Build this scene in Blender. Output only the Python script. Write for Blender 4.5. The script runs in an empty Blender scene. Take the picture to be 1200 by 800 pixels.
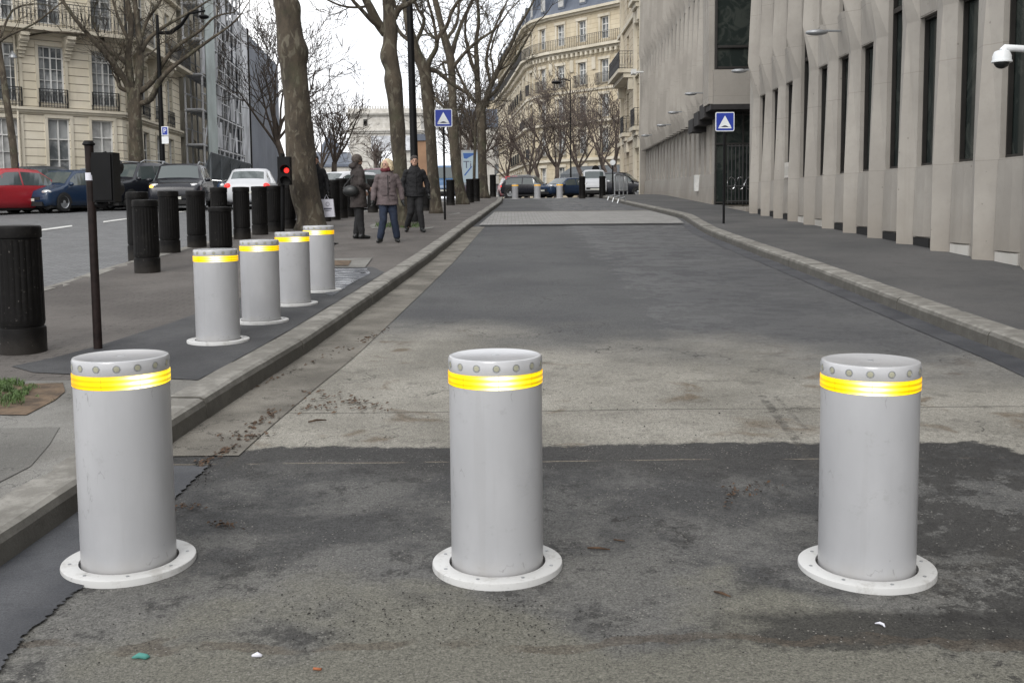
import bpy, bmesh, math, random
from mathutils import Vector, Matrix, noise
R = math.radians
random.seed(7)
scn = bpy.context.scene
COL = scn.collection
S = 1.1                                   # plan units -> metres
# ------------------------------------------------------------------ camera
CAMH = 1.22
PITCH, ROLL, FPX, PPY = 5.0, 0.0095, 1200.0, 343.0
cd = bpy.data.cameras.new("camera"); cam = bpy.data.objects.new("camera", cd); COL.objects.link(cam)
scn.camera = cam
cd.sensor_width = 36; cd.lens = 36.0 * FPX / 1200
cd.shift_y = -(400 - PPY) / 1200
cd.clip_start = 0.05; cd.clip_end = 5000
CR = Matrix.Rotation(R(90 - PITCH), 3, 'X') @ Matrix.Rotation(-ROLL, 3, 'Z')
cam.matrix_world = Matrix.Translation((0, 0, CAMH * S)) @ CR.to_4x4()
# ------------------------------------------------------------------ world
w = bpy.data.worlds.new("World"); scn.world = w; w.use_nodes = True
wn = w.node_tree; wn.nodes.clear()
sky = wn.nodes.new('ShaderNodeTexSky'); sky.sky_type = 'NISHITA'; sky.sun_disc = False
SUN_EL, SUN_ROT = R(38), R(150)
sky.sun_elevation = SUN_EL; sky.sun_rotation = SUN_ROT; sky.dust_density = 4
hs = wn.nodes.new('ShaderNodeHueSaturation'); hs.inputs['Saturation'].default_value = 0.25
wn.links.new(sky.outputs[0], hs.inputs['Color'])
tc = wn.nodes.new('ShaderNodeTexCoord'); nz = wn.nodes.new('ShaderNodeTexNoise'); nz.inputs['Scale'].default_value = 3.0; nz.inputs['Detail'].default_value = 6
wn.links.new(tc.outputs['Generated'], nz.inputs['Vector'])
rp = wn.nodes.new('ShaderNodeValToRGB')
rp.color_ramp.elements[0].position = .3; rp.color_ramp.elements[0].color = (12.6, 13.2, 14.2, 1)
rp.color_ramp.elements[1].position = .6; rp.color_ramp.elements[1].color = (15.2, 15.2, 15.3, 1)
wn.links.new(nz.outputs['Fac'], rp.inputs[0])
mx = wn.nodes.new('ShaderNodeMixRGB'); mx.inputs[0].default_value = .86
wn.links.new(hs.outputs[0], mx.inputs[1]); wn.links.new(rp.outputs[0], mx.inputs[2])
bg = wn.nodes.new('ShaderNodeBackground'); bg.inputs[1].default_value = .108
wn.links.new(mx.outputs[0], bg.inputs[0])
wo = wn.nodes.new('ShaderNodeOutputWorld'); wn.links.new(bg.outputs[0], wo.inputs[0])
sl = bpy.data.lights.new("sun", 'SUN'); sl.energy = 1.5; sl.angle = R(26); sl.color = (1, .97, .93)
so = bpy.data.objects.new("sun", sl); COL.objects.link(so); so.location = (0, 0, 50)
# sun comes from behind the camera on the left
sd = Vector((-math.sin(R(16)) * math.cos(SUN_EL), -math.cos(R(16)) * math.cos(SUN_EL), math.sin(SUN_EL)))
so.rotation_euler = (sd).to_track_quat('Z', 'Y').to_euler()
sky.sun_rotation = math.atan2(sd.x, sd.y)
scn.view_settings.view_transform = 'Standard'; scn.view_settings.look = 'None'
scn.view_settings.gamma = 1; scn.view_settings.exposure = 0.10; scn.view_settings.use_curve_mapping = False

# ------------------------------------------------------------------ plan helpers (plan units)
def RB(x, y): return .006 * noise.noise(Vector((x * .8, y * .8, 0)))
def gz(x, y):
    if y < 46: z = .031 * (y - 3.4)
    elif y < 58: z = 1.3206 + .031 * ((y - 46) - (y - 46) ** 2 / 24)
    else: z = 1.5066
    if x < -5.5: z += .006 * min(-x - 5.5, 14) * min(1, max(0, (y - 12) / 10))
    return z
KERB = .12
def ray(px, py):
    d = CR @ Vector(((px - 600) / FPX, -(py - PPY) / FPX, -1)); return d / d.y
def at(px, py, Y):
    d = ray(px, py); return Vector((d.x * Y, Y, CAMH + d.z * Y))
def G(px, py, h=0.0):
    """where the ray through a pixel meets the ground raised by h"""
    Y = 10.0; d = ray(px, py)
    lo, hi = .5, 75
    f = lambda Y: CAMH + d.z * Y - gz(d.x * Y, Y) - h
    for i in range(60):
        m = (lo + hi) / 2
        if f(m) > 0: lo = m
        else: hi = m
    return Vector((d.x * lo, lo, gz(d.x * lo, lo) + h))
def lerp(a, b, t): return a + (b - a) * t
def V(*a): return Vector(a)

# ------------------------------------------------------------------ materials
def srgb(r, g, b):
    f = lambda c: (c / 255 / 12.92) if c / 255 <= .04045 else ((c / 255 + .055) / 1.055) ** 2.4
    return (f(r), f(g), f(b), 1)
MATS = {}
def newmat(name):
    m = bpy.data.materials.new(name); m.use_nodes = True; MATS[name] = m
    nt = m.node_tree; b = nt.nodes['Principled BSDF']; return m, nt, b
def col4(c): return tuple(c) if len(c) == 4 else (c[0], c[1], c[2], 1)
class N:
    """tiny node helper"""
    def __init__(s, nt): s.nt = nt; s._p = None
    def node(s, t, **k):
        n = s.nt.nodes.new(t)
        for a, b in k.items(): setattr(n, a, b)
        return n
    def put(s, sock, v):
        if hasattr(v, 'links') or isinstance(v, bpy.types.NodeSocket): s.nt.links.new(v, sock)
        else: sock.default_value = v
    @property
    def pos(s):
        if s._p is None: s._p = s.node('ShaderNodeNewGeometry').outputs['Position']
        return s._p
    def obj(s): return s.node('ShaderNodeTexCoord').outputs['Object']
    def sc(s, v, x, y, z):
        n = s.node('ShaderNodeVectorMath', operation='MULTIPLY'); s.put(n.inputs[0], v); n.inputs[1].default_value = (x, y, z); return n.outputs[0]
    def noise(s, scale, detail=4, vec=None, rough=.55, dist=0):
        n = s.node('ShaderNodeTexNoise'); n.inputs['Scale'].default_value = scale; n.inputs['Detail'].default_value = detail
        n.inputs['Roughness'].default_value = rough; n.inputs['Distortion'].default_value = dist
        s.put(n.inputs['Vector'], vec if vec is not None else s.pos); return n.outputs['Fac']
    def vor(s, scale, vec=None, feature='F1', out='Distance', rnd=1):
        n = s.node('ShaderNodeTexVoronoi', feature=feature); n.inputs['Scale'].default_value = scale; n.inputs['Randomness'].default_value = rnd
        s.put(n.inputs['Vector'], vec if vec is not None else s.pos); return n.outputs[out]
    def m(s, op, a, b=0.0, c=None):
        n = s.node('ShaderNodeMath', operation=op); s.put(n.inputs[0], a); s.put(n.inputs[1], b)
        if c is not None: s.put(n.inputs[2], c)
        return n.outputs[0]
    def step(s, v, lo, hi):
        n = s.node('ShaderNodeMapRange', interpolation_type='SMOOTHSTEP'); s.put(n.inputs[0], v)
        n.inputs[1].default_value = lo; n.inputs[2].default_value = hi; return n.outputs[0]
    def mix(s, f, a, b, mode='MIX'):
        n = s.node('ShaderNodeMixRGB', blend_type=mode); s.put(n.inputs[0], f)
        for i, v in ((1, a), (2, b)):
            if isinstance(v, tuple): n.inputs[i].default_value = col4(v)
            else: s.put(n.inputs[i], v)
        return n.outputs[0]
    def xyz(s, v=None):
        n = s.node('ShaderNodeSeparateXYZ'); s.put(n.inputs[0], v if v is not None else s.pos); return n.outputs
    def bump(s, b, h, strength=.3, dist=.01, prev=None):
        n = s.node('ShaderNodeBump'); n.inputs['Strength'].default_value = strength; n.inputs['Distance'].default_value = dist
        s.put(n.inputs['Height'], h); s.nt.links.new(n.outputs[0], b.inputs['Normal'])
def simple(name, c, rough=.6, metal=0, var=.15, scale=6, spec=.5, bump=0, bscale=60):
    m, nt, b = newmat(name); n = N(nt)
    c = col4(c); lo = tuple(x * (1 - var) for x in c[:3]) + (1,); hi = tuple(min(1, x * (1 + var)) for x in c[:3]) + (1,)
    b.inputs['Base Color'].default_value = c
    if var: nt.links.new(n.mix(n.step(n.noise(scale, 6), .3, .7), lo, hi), b.inputs['Base Color'])
    b.inputs['Roughness'].default_value = rough; b.inputs['Metallic'].default_value = metal
    b.inputs['Specular IOR Level'].default_value = spec
    if bump: n.bump(b, n.noise(bscale, 3), bump, .01)
    return m
def emit(name, c, st, base=(0.02, .02, .02)):
    m, nt, b = newmat(name); b.inputs['Base Color'].default_value = col4(base)
    b.inputs['Emission Color'].default_value = col4(c); b.inputs['Emission Strength'].default_value = st; return m

# --- road of the side street: dark patched asphalt in front, old pale concrete band, asphalt beyond
m, nt, b = newmat('road_mix'); n = N(nt)
X, Y, Z = n.xyz(); X = n.m('DIVIDE', X, S); Y = n.m('DIVIDE', Y, S)
edge = n.m('MULTIPLY', n.m('SUBTRACT', n.noise(2.5, 6), .5), .22)
rgd = n.m('MULTIPLY', n.m('SUBTRACT', n.noise(7, 9, rough=.8), .5), .22)
edge2 = n.m('MULTIPLY', n.m('SUBTRACT', n.noise(.9, 6), .5), 3.2)
Yj = n.m('ADD', Y, edge)

front = n.m('SUBTRACT', 1.0, n.step(n.m('ADD', Yj, rgd), 4.88, 4.92))
front = n.m('MULTIPLY', front, n.m('SUBTRACT', 1.0, n.m('MULTIPLY', n.step(n.m('ADD', n.m('ADD', X, n.m('MULTIPLY', Y, .55)), n.m('MULTIPLY', rgd, 1.6)), 4.93, 4.98), n.m('GREATER_THAN', n.m('ADD', Y, rgd), 3.9))))
far = n.step(n.m('ADD', n.m('ADD', Y, edge2), n.m('MULTIPLY', n.m('ADD', X, .5), .45)), 7.0, 9.6)
grain = n.noise(120, 3, rough=.8); grain2 = n.noise(42, 6, rough=.8)
blotch = n.noise(1.3, 7, rough=.65); blotch2 = n.noise(4.5, 7, rough=.65)
asph = n.mix(n.step(n.noise(1.1, 9, rough=.7, dist=.3), .42, .58), (.052, .052, .052), (.108, .106, .101))
lt = n.m('MULTIPLY', n.step(n.m('ADD', Y, n.m('MULTIPLY', edge2, .35)), 3.9, 3.3), n.step(n.noise(.8, 9, rough=.7), .44, .54))
asph = n.mix(n.m('MULTIPLY', lt, .7), asph, (.142, .139, .129))
dk = n.step(n.m('ADD', n.m('ADD', Y, n.m('MULTIPLY', edge2, .25)), n.m('MULTIPLY', n.noise(5, 8, rough=.75), .5)), 4.45, 4.85)
asph = n.mix(n.m('MULTIPLY', dk, .8), asph, (.036, .035, .034))
asph = n.mix(n.m('MULTIPLY', n.step(n.noise(3.6, 10, rough=.8), .545, .60), .75), asph, (.034, .033, .032))
asph = n.mix(n.m('MULTIPLY', n.step(n.m('ADD', Yj, edge2), 3.15, 2.75), .9), asph, (.14, .135, .112))
# dark damp shapes low right
damp = n.m('MULTIPLY', n.step(n.m('ADD', X, n.m('MULTIPLY', n.m('SUBTRACT', n.noise(3.2, 10, rough=.8), .5), 2.4)), 1.30, 1.42), n.step(n.noise(1.9, 10, rough=.8), .47, .50))
low = n.m('MULTIPLY', n.step(n.m('ADD', X, n.m('MULTIPLY', rgd, 4.0)), .55, .75), n.m('MULTIPLY', n.step(n.m('ADD', Y, rgd), 3.02, 2.94), n.step(n.m('ADD', Y, n.m('MULTIPLY', rgd, 1.5)), 2.72, 2.78)))
asph = n.mix(n.m('MULTIPLY', low, .8), asph, (.022, .021, .020))
asph = n.mix(n.m('MULTIPLY', damp, .8), asph, (.022, .021, .020))
line = n.m('MULTIPLY', n.m('LESS_THAN', n.m('ABSOLUTE', n.m('SUBTRACT', n.m('ADD', Y, n.m('MULTIPLY', edge, 1.6)), 2.79)), .028), n.step(n.noise(3.3, 6), .40, .52))
asph = n.mix(n.m('MULTIPLY', line, .5), asph, (.075, .058, .042))
conc = n.mix(n.step(n.noise(1.0, 7, rough=.6), .35, .65), (.19, .180, .155), (.28, .266, .232))
conc = n.mix(n.m('MULTIPLY', n.step(n.noise(2.2, 6, dist=.6), .58, .70), .8), conc, (.115, .085, .055))
conc = n.mix(n.m('MULTIPLY', n.step(blotch2, .52, .68), .5), conc, (.10, .094, .08))
fa = n.mix(n.step(n.noise(.55, 7, rough=.62), .36, .64), (.066, .067, .070), (.090, .091, .092))
fa = n.mix(n.m('MULTIPLY', n.step(n.noise(1.7, 6, vec=n.sc(n.pos, 1, .5, 1)), .52, .68), .25), fa, (.056, .056, .057))
c = n.mix(far, conc, fa); c = n.mix(front, c, asph)
for (pa, pb, wd_, am) in (((893, 463), (957, 548), .030, .7), ((908, 464), (946, 503), .016, .5), ((1090, 700), (1240, 610), .05, .5), ((330, 486), (262, 548), .02, .6)):
    A_, B_ = G(*pa), G(*pb); dx_, dy_ = B_.x - A_.x, B_.y - A_.y; L_ = math.hypot(dx_, dy_); dx_, dy_ = dx_ / L_, dy_ / L_
    rx, ry = n.m('SUBTRACT', X, A_.x), n.m('SUBTRACT', Y, A_.y)
    al = n.m('ADD', n.m('MULTIPLY', rx, dx_), n.m('MULTIPLY', ry, dy_)); pe = n.m('ABSOLUTE', n.m('ADD', n.m('SUBTRACT', n.m('MULTIPLY', rx, dy_), n.m('MULTIPLY', ry, dx_)), n.m('MULTIPLY', edge, .25)))
    mk_ = n.m('MULTIPLY', n.m('SUBTRACT', 1.0, n.step(pe, wd_ * .5, wd_)), n.m('MULTIPLY', n.m('GREATER_THAN', al, 0.0), n.m('LESS_THAN', al, L_)))
    mk_ = n.m('MULTIPLY', mk_, n.step(n.noise(14, 8, rough=.8), .42, .56)); c = n.mix(n.m('MULTIPLY', mk_, am), c, (.05, .046, .04))
# slab joints
def jl(v, p, wd): return n.m('LESS_THAN', n.m('ABSOLUTE', n.m('SUBTRACT', v, p)), wd)
nf = n.m('SUBTRACT', 1.0, front)
j = n.m('MULTIPLY', n.m('MAXIMUM', jl(n.m('ADD', Y, n.m('MULTIPLY', edge, .08)), 5.62, .007), jl(n.m('ADD', n.m('ADD', X, n.m('MULTIPLY', edge, .1)), n.m('MULTIPLY', Y, .02)), -1.95, .006)), nf)
c = n.mix(n.m('MULTIPLY', j, .75), c, (.025, .023, .02))
j2 = n.m('MULTIPLY', jl(n.m('ADD', Y, n.m('MULTIPLY', edge, .15)), 4.62, .006), n.step(n.noise(3, 5), .42, .55))
c = n.mix(n.m('MULTIPLY', j2, .6), c, (.26, .22, .17))
cr = n.m('MULTIPLY', n.m('LESS_THAN', n.m('ABSOLUTE', n.m('SUBTRACT', n.noise(.75, 7, rough=.5), .5)), .0018), n.step(n.noise(.7, 2), .5, .6))
c = n.mix(n.m('MULTIPLY', cr, .75), c, (.02, .018, .016))
# aggregate
gs = n.m('ADD', n.m('MULTIPLY', grain, .9), n.m('MULTIPLY', grain2, .5))
gm = n.m('MAXIMUM', n.m('ADD', -1.38, n.m('MULTIPLY', gs, 3.4)), .25)
gcol = n.node('ShaderNodeCombineXYZ'); [n.put(gcol.inputs[i], gm) for i in range(3)]
c = n.mix(1.0, c, gcol.outputs[0], 'MULTIPLY')
stone = n.m('LESS_THAN', n.vor(48), .17); c = n.mix(n.m('MULTIPLY', n.m('MULTIPLY', stone, n.m('ADD', .3, front)), n.step(n.noise(6, 3), .45, .65)), c, (.22, .21, .19))
nt.links.new(c, b.inputs['Base Color']); b.inputs['Specular IOR Level'].default_value = .35
nt.links.new(n.m('SUBTRACT', .92, n.m('MULTIPLY', damp, .3)), b.inputs['Roughness'])
n.bump(b, n.m('ADD', gs, n.m('MULTIPLY', j, -2)), .75, .008)

def asphalt(name, a, bb, sc=.8, spots=(.2, .19, .18), rough=.9, crack=0, bump=.5):
    m, nt, b = newmat(name); n = N(nt)
    c = n.mix(n.step(n.noise(sc, 7, rough=.62), .35, .65), a, bb)
    c = n.mix(n.m('MULTIPLY', n.step(n.noise(sc * 4, 6, rough=.7), .52, .68), .45), c, tuple(x * .7 for x in a))
    g = n.noise(170, 3, rough=.75); gm = n.m('MAXIMUM', n.m('ADD', -.25, n.m('MULTIPLY', g, 2.5)), .3)
    gc = n.node('ShaderNodeCombineXYZ'); [n.put(gc.inputs[i], gm) for i in range(3)]
    c = n.mix(1.0, c, gc.outputs[0], 'MULTIPLY')
    if name == 'pavement_brown':
        br = n.node('ShaderNodeTexBrick'); n.put(br.inputs['Vector'], n.pos); br.inputs['Scale'].default_value = 1; br.inputs['Brick Width'].default_value = .2; br.inputs['Row Height'].default_value = .1; br.inputs['Mortar Size'].default_value = .008
        yy_ = n.m('ADD', n.xyz()[1], n.m('MULTIPLY', n.noise(.8, 4), 3.0)); mk = n.m('MULTIPLY', n.m('MULTIPLY', br.outputs['Fac'], n.step(n.noise(1.1, 5), .40, .52)), n.m('SUBTRACT', 1.0, n.step(yy_, 13, 15)))
        c = n.mix(n.m('MULTIPLY', mk, .55), c, (.035, .031, .028))
    if crack:
        cr = n.m('LESS_THAN', n.m('ABSOLUTE', n.m('SUBTRACT', n.noise(1.3, 7), .5)), .0025); c = n.mix(n.m('MULTIPLY', cr, crack), c, (.02, .018, .016))
    nt.links.new(c, b.inputs['Base Color']); b.inputs['Roughness'].default_value = rough; b.inputs['Specular IOR Level'].default_value = .35
    n.bump(b, g, bump, .006); return m
asphalt('pavement_brown', (.078, .070, .064), (.118, .107, .098), .9, crack=.6)
asphalt('pavement_dark', (.040, .041, .044), (.075, .075, .077), 1.3)
asphalt('pavement_grey', (.060, .060, .060), (.095, .092, .09), .5, crack=.4)
asphalt('slab_pale', (.135, .13, .118), (.205, .2, .185), 1.6, crack=.5, bump=.3)
asphalt('slab_grey', (.105, .102, .094), (.15, .146, .134), 1.6, crack=.4, bump=.3)
asphalt('gutter', (.10, .092, .078), (.20, .186, .16), 2.0, crack=.6)
asphalt('gutter_dark', (.034, .036, .042), (.066, .068, .074), 3.0, rough=.6, bump=.25)
asphalt('ground_far', (.07, .07, .07), (.11, .108, .1), .3)
wetm = asphalt('wet', (.05, .055, .066), (.085, .09, .10), 1.2, rough=.16, bump=.08)
wb = wetm.node_tree.nodes['Principled BSDF']; wN = N(wetm.node_tree)
wetm.node_tree.links.new(wN.m('ADD', .1, n.m('ADD', 0, 0) if 0 else wN.m('MULTIPLY', wN.step(wN.noise(3, 6, vec=wN.sc(wN.pos, 1, 2.5, 1)), .42, .58), .55)), wb.inputs['Roughness'])
asphalt('skid', (.09, .085, .074), (.16, .15, .13), 6)
# kerb stone
m, nt, b = newmat('kerb'); n = N(nt)
c = n.mix(n.step(n.noise(2.0, 8, rough=.65), .32, .66), (.175, .167, .148), (.275, .264, .238))
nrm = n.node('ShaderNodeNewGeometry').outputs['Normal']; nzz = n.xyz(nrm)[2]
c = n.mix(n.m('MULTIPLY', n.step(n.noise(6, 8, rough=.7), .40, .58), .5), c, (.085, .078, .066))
steep_dark = n.m('MULTIPLY', n.m('SUBTRACT', 1.0, n.step(nzz, .2, .7)), .75)  # darker on the steep faces of the stones
c = n.mix(steep_dark, c, (.05, .046, .038))
nt.links.new(c, b.inputs['Base Color']); b.inputs['Roughness'].default_value = .9
n.bump(b, n.noise(60, 6, rough=.7), .5, .008)
# setts
def setts(name, a, bb, sx, sy, joint):
    m, nt, b = newmat(name); n = N(nt)
    br = n.node('ShaderNodeTexBrick'); n.put(br.inputs['Vector'], n.pos)
    br.inputs['Scale'].default_value = 1; br.inputs['Brick Width'].default_value = sx; br.inputs['Row Height'].default_value = sy
    br.inputs['Mortar Size'].default_value = .012; br.inputs['Color1'].default_value = col4(a); br.inputs['Color2'].default_value = col4(bb); br.inputs['Mortar'].default_value = col4(joint)
    br.inputs['Mortar Smooth'].default_value = .3
    c = n.mix(n.m('MULTIPLY', n.step(n.noise(1.2, 6), .4, .62), .35), br.outputs['Color'], tuple(x * .7 for x in a))
    c = n.mix(n.m('MULTIPLY', n.step(n.noise(25, 4), .45, .62), .3), c, tuple(x * 1.4 for x in bb))
    nt.links.new(c, b.inputs['Base Color']); b.inputs['Roughness'].default_value = .75
    n.bump(b, n.m('SUBTRACT', 1.0, br.outputs['Fac']), .6, .02); return m
setts('setts_crossing', (.20, .195, .185), (.29, .283, .27), .22, .15, (.09, .086, .08))
setts('setts_avenue', (.10, .102, .105), (.165, .167, .17), .2, .12, (.055, .055, .054))
simple('soil', (.10, .068, .042), .95, var=.45, scale=9, bump=.8, bscale=40)
simple('grassblade', (.06, .105, .026), .7, var=.35, scale=8)
simple('white_line', (.5, .5, .48), .8, var=.2)
# stone facades
def stone(name, a, bb, course=.36, dark=(.12, .10, .07), lines=.8):
    m, nt, b = newmat(name); n = N(nt)
    c = n.mix(n.step(n.noise(.5, 7, rough=.6), .33, .68), a, bb)
    st = n.noise(1.0, 6, vec=n.sc(n.pos, 2.2, 2.2, .25)); c = n.mix(n.m('MULTIPLY', n.step(st, .5, .75), .35), c, tuple(x * .55 for x in a))
    h = 0.0
    if lines:
        z = n.xyz()[2]; fr = n.m('FRACT', n.m('DIVIDE', z, course)); l = n.m('GREATER_THAN', fr, .9)
        c = n.mix(n.m('MULTIPLY', l, lines), c, dark); h = l
        nt.links.new(c, b.inputs['Base Color']); n.bump(b, n.m('SUBTRACT', 1.0, l), .5, .03)
    nt.links.new(c, b.inputs['Base Color']); b.inputs['Roughness'].default_value = .85; return m
stone('stone_cream', (.59, .53, .41), (.70, .645, .53))
stone('stone_trim', (.50, .455, .36), (.62, .57, .47), lines=0)
stone('stone_far', (.48, .405, .28), (.60, .525, .39), .55, (.26, .2, .13), .45)
stone('stone_beige', (.46, .39, .285), (.56, .495, .375), .5, (.16, .12, .08), .6)
stone('stone_arch', (.42, .40, .36), (.55, .53, .49), 2.2, (.34, .32, .28), .4)
m, nt, b = newmat('concrete'); n = N(nt)
c = n.mix(n.step(n.noise(.45, 7, rough=.6), .33, .68), (.288, .267, .238), (.372, .347, .310))
st = n.noise(1.0, 7, vec=n.sc(n.pos, 3.5, 3.5, .18), rough=.6); c = n.mix(n.m('MULTIPLY', n.step(st, .52, .72), .34), c, (.23, .212, .185))
pj = n.m('LESS_THAN', n.m('ABSOLUTE', n.m('SUBTRACT', n.m('FRACT', n.m('DIVIDE', n.m('ADD', n.xyz()[2], .55), 1.62)), .5)), .0035); c = n.mix(n.m('MULTIPLY', pj, .35), c, (.12, .11, .095))
zz = n.xyz()[2]; c = n.mix(n.m('MULTIPLY', n.step(n.m('SUBTRACT', n.m('ADD', zz, n.noise(2, 6)), n.m('MULTIPLY', n.xyz()[1], .031)), 1.5, .3), .35), c, (.19, .155, .115))
c = n.mix(n.m('MULTIPLY', n.step(n.noise(7, 7, rough=.7), .48, .66), .16), c, (.22, .205, .18))
c = n.mix(n.m('MULTIPLY', n.m('LESS_THAN', n.vor(3.0), .05), .5), c, (.12, .11, .1))
nt.links.new(c, b.inputs['Base Color']); b.inputs['Roughness'].default_value = .9; n.bump(b, n.noise(35, 6, rough=.7), .15, .01)
# bark
m, nt, b = newmat('bark'); n = N(nt)
v = n.sc(n.obj(), 1, 1, .45)
c = n.mix(n.step(n.noise(3.0, 7, vec=v, rough=.7), .34, .64), (.035, .028, .021), (.085, .068, .048))
c = n.mix(n.m('MULTIPLY', n.step(n.noise(7, 6, vec=v, dist=.8), .54, .62), .7), c, (.15, .135, .10))
c = n.mix(n.m('MULTIPLY', n.step(n.noise(1.2, 5), .5, .7), .5), c, (.055, .062, .033))
nt.links.new(c, b.inputs['Base Color']); b.inputs['Roughness'].default_value = .95
n.bump(b, n.noise(14, 7, vec=v, rough=.75), .9, .04)
simple('bark_far', (.06, .046, .036), .95, var=.3, scale=2)
simple('twigs_red', (.085, .066, .056), .95, var=.3, scale=2)
# metals, paints
m, nt, b = newmat('bollard_paint'); n = N(nt)
o = n.obj()
c = n.mix(n.step(n.noise(5, 7, vec=n.sc(o, 1, 1, .5)), .35, .65), (.375, .378, .390), (.415, .418, .430))
scr = n.m('MULTIPLY', n.m('LESS_THAN', n.m('ABSOLUTE', n.m('SUBTRACT', n.noise(9, 4, vec=n.sc(o, 1, 1, .3)), .5)), .004), n.step(n.noise(5, 3, vec=o), .55, .62))
c = n.mix(n.m('MULTIPLY', scr, .6), c, (.22, .22, .22))
scf = n.m('MULTIPLY', n.step(n.noise(3.5, 9, rough=.8, vec=n.sc(n.pos, 1, 1, 1.8)), .56, .62), n.step(n.noise(28, 6, rough=.8, vec=o), .47, .58)); c = n.mix(n.m('MULTIPLY', scf, .2), c, (.20, .195, .185))
drp = n.step(n.noise(22, 5, vec=n.sc(n.pos, 1, 1, .05)), .56, .68); c = n.mix(n.m('MULTIPLY', drp, .10), c, (.24, .235, .225))
oz = n.xyz(o)[2]
c = n.mix(n.m('MULTIPLY', n.step(n.m('ADD', oz, n.m('MULTIPLY', n.noise(12, 6, vec=o), .14)), .16, .05), .4), c, (.34, .32, .29))
nt.links.new(c, b.inputs['Base Color']); b.inputs['Roughness'].default_value = .36; n.bump(b, n.noise(160, 3, vec=o), .05, .004)
simple('bollard_cap', (.44, .443, .455), .2, var=.08, scale=5)
m, nt, b = newmat('ring_paint'); n = N(nt); o = n.obj()
c = n.mix(n.m('MULTIPLY', n.step(n.noise(8, 9, rough=.75), .50, .66), .5), (.53, .53, .52), (.30, .285, .26))
c = n.mix(n.m('MULTIPLY', n.step(n.noise(30, 6, rough=.8), .58, .68), .35), c, (.14, .125, .105))
nt.links.new(c, b.inputs['Base Color']); b.inputs['Roughness'].default_value = .5
m, nt, b = newmat('painted_glow_tape'); n = N(nt); o = n.obj()   # reflective tape; its flash return is painted as emission, whitest towards the camera
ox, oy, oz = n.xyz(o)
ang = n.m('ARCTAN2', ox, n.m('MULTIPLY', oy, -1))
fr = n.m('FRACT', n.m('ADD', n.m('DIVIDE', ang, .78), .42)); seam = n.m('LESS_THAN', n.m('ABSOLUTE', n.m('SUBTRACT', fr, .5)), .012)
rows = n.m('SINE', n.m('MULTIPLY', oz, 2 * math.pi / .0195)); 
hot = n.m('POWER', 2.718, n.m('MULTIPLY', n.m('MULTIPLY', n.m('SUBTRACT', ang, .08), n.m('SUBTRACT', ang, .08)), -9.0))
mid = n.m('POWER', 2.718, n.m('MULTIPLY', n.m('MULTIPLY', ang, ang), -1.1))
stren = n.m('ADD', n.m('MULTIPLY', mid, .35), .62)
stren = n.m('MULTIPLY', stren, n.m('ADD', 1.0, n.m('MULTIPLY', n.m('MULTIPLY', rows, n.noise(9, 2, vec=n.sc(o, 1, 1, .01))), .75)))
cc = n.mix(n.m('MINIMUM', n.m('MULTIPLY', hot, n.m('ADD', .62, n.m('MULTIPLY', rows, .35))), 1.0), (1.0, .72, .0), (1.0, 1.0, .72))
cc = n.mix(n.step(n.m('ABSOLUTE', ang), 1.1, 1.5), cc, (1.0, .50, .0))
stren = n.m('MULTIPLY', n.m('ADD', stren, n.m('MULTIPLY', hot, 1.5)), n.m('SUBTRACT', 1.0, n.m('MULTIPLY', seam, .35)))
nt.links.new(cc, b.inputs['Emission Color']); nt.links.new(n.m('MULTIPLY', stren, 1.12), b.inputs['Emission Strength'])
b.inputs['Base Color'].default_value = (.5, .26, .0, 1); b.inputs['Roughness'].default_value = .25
simple('lens_amber', (.36, .355, .27), .12, var=.1)
simple('chrome', (.6, .6, .6), .2, 1, var=.05)
simple('dark_gap', (.01, .01, .01), .9, var=0)
simple('black_iron', (.0055, .005, .0048), .55, spec=.14, var=.3, scale=4, bump=.15, bscale=90)
_m = MATS['black_iron']; _n = N(_m.node_tree); _b = _m.node_tree.nodes['Principled BSDF']; _o = _n.xyz(_n.obj())[2]
_c = _n.mix(_n.m('MULTIPLY', _n.step(_n.noise(9, 8, rough=.8), .52, .68), .5), (.0055, .005, .0048), (.022, .020, .018))
_c = _n.mix(_n.m('MULTIPLY', _n.step(_n.m('ADD', _o, _n.m('MULTIPLY', _n.noise(8, 6), .2)), .28, .1), .6), _c, (.035, .031, .027))
_c = _n.mix(_n.m('MULTIPLY', _n.m('GREATER_THAN', _n.noise(45, 3), .70), .6), _c, (.12, .11, .10)); _m.node_tree.links.new(_c, _b.inputs['Base Color'])
simple('black_paint', (.006, .006, .0065), .5, spec=.15, var=.2)
simple('rust_pole', (.014, .0085, .0075), .6, spec=.2, var=.4, scale=12)
simple('grey_metal', (.32, .33, .34), .4, .5, var=.1)
simple('gate_metal', (.07, .07, .07), .4, .6, var=.1)
simple('zinc', (.085, .10, .13), .5, var=.15, scale=.8)
simple('rail_iron', (.022, .022, .024), .5, var=.2)
simple('window_white', (.62, .62, .60), .5, var=.08)
simple('curtain', (.38, .38, .37), .85, var=.2, scale=3)
simple('awning', (.10, .11, .12), .8, var=.2)
m, nt, b = newmat('glass_dark'); n = N(nt)
nt.links.new(n.mix(n.step(n.noise(.8, 5, dist=1), .42, .6), (.12, .13, .135), (.34, .35, .35)), b.inputs['Base Color']); b.inputs['Roughness'].default_value = .08; b.inputs['Specular IOR Level'].default_value = .5
m, nt, b = newmat('glass_green'); n = N(nt)
nt.links.new(n.mix(n.step(n.noise(1.5, 5, dist=2), .45, .62), (.020, .026, .024), (.045, .052, .046)), b.inputs['Base Color']); b.inputs['Roughness'].default_value = .12; b.inputs['Specular IOR Level'].default_value = .3
simple('bronze_dark', (.018, .016, .014), .45, var=.2)
simple('soffit', (.02, .018, .018), .8, var=.2)
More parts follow.
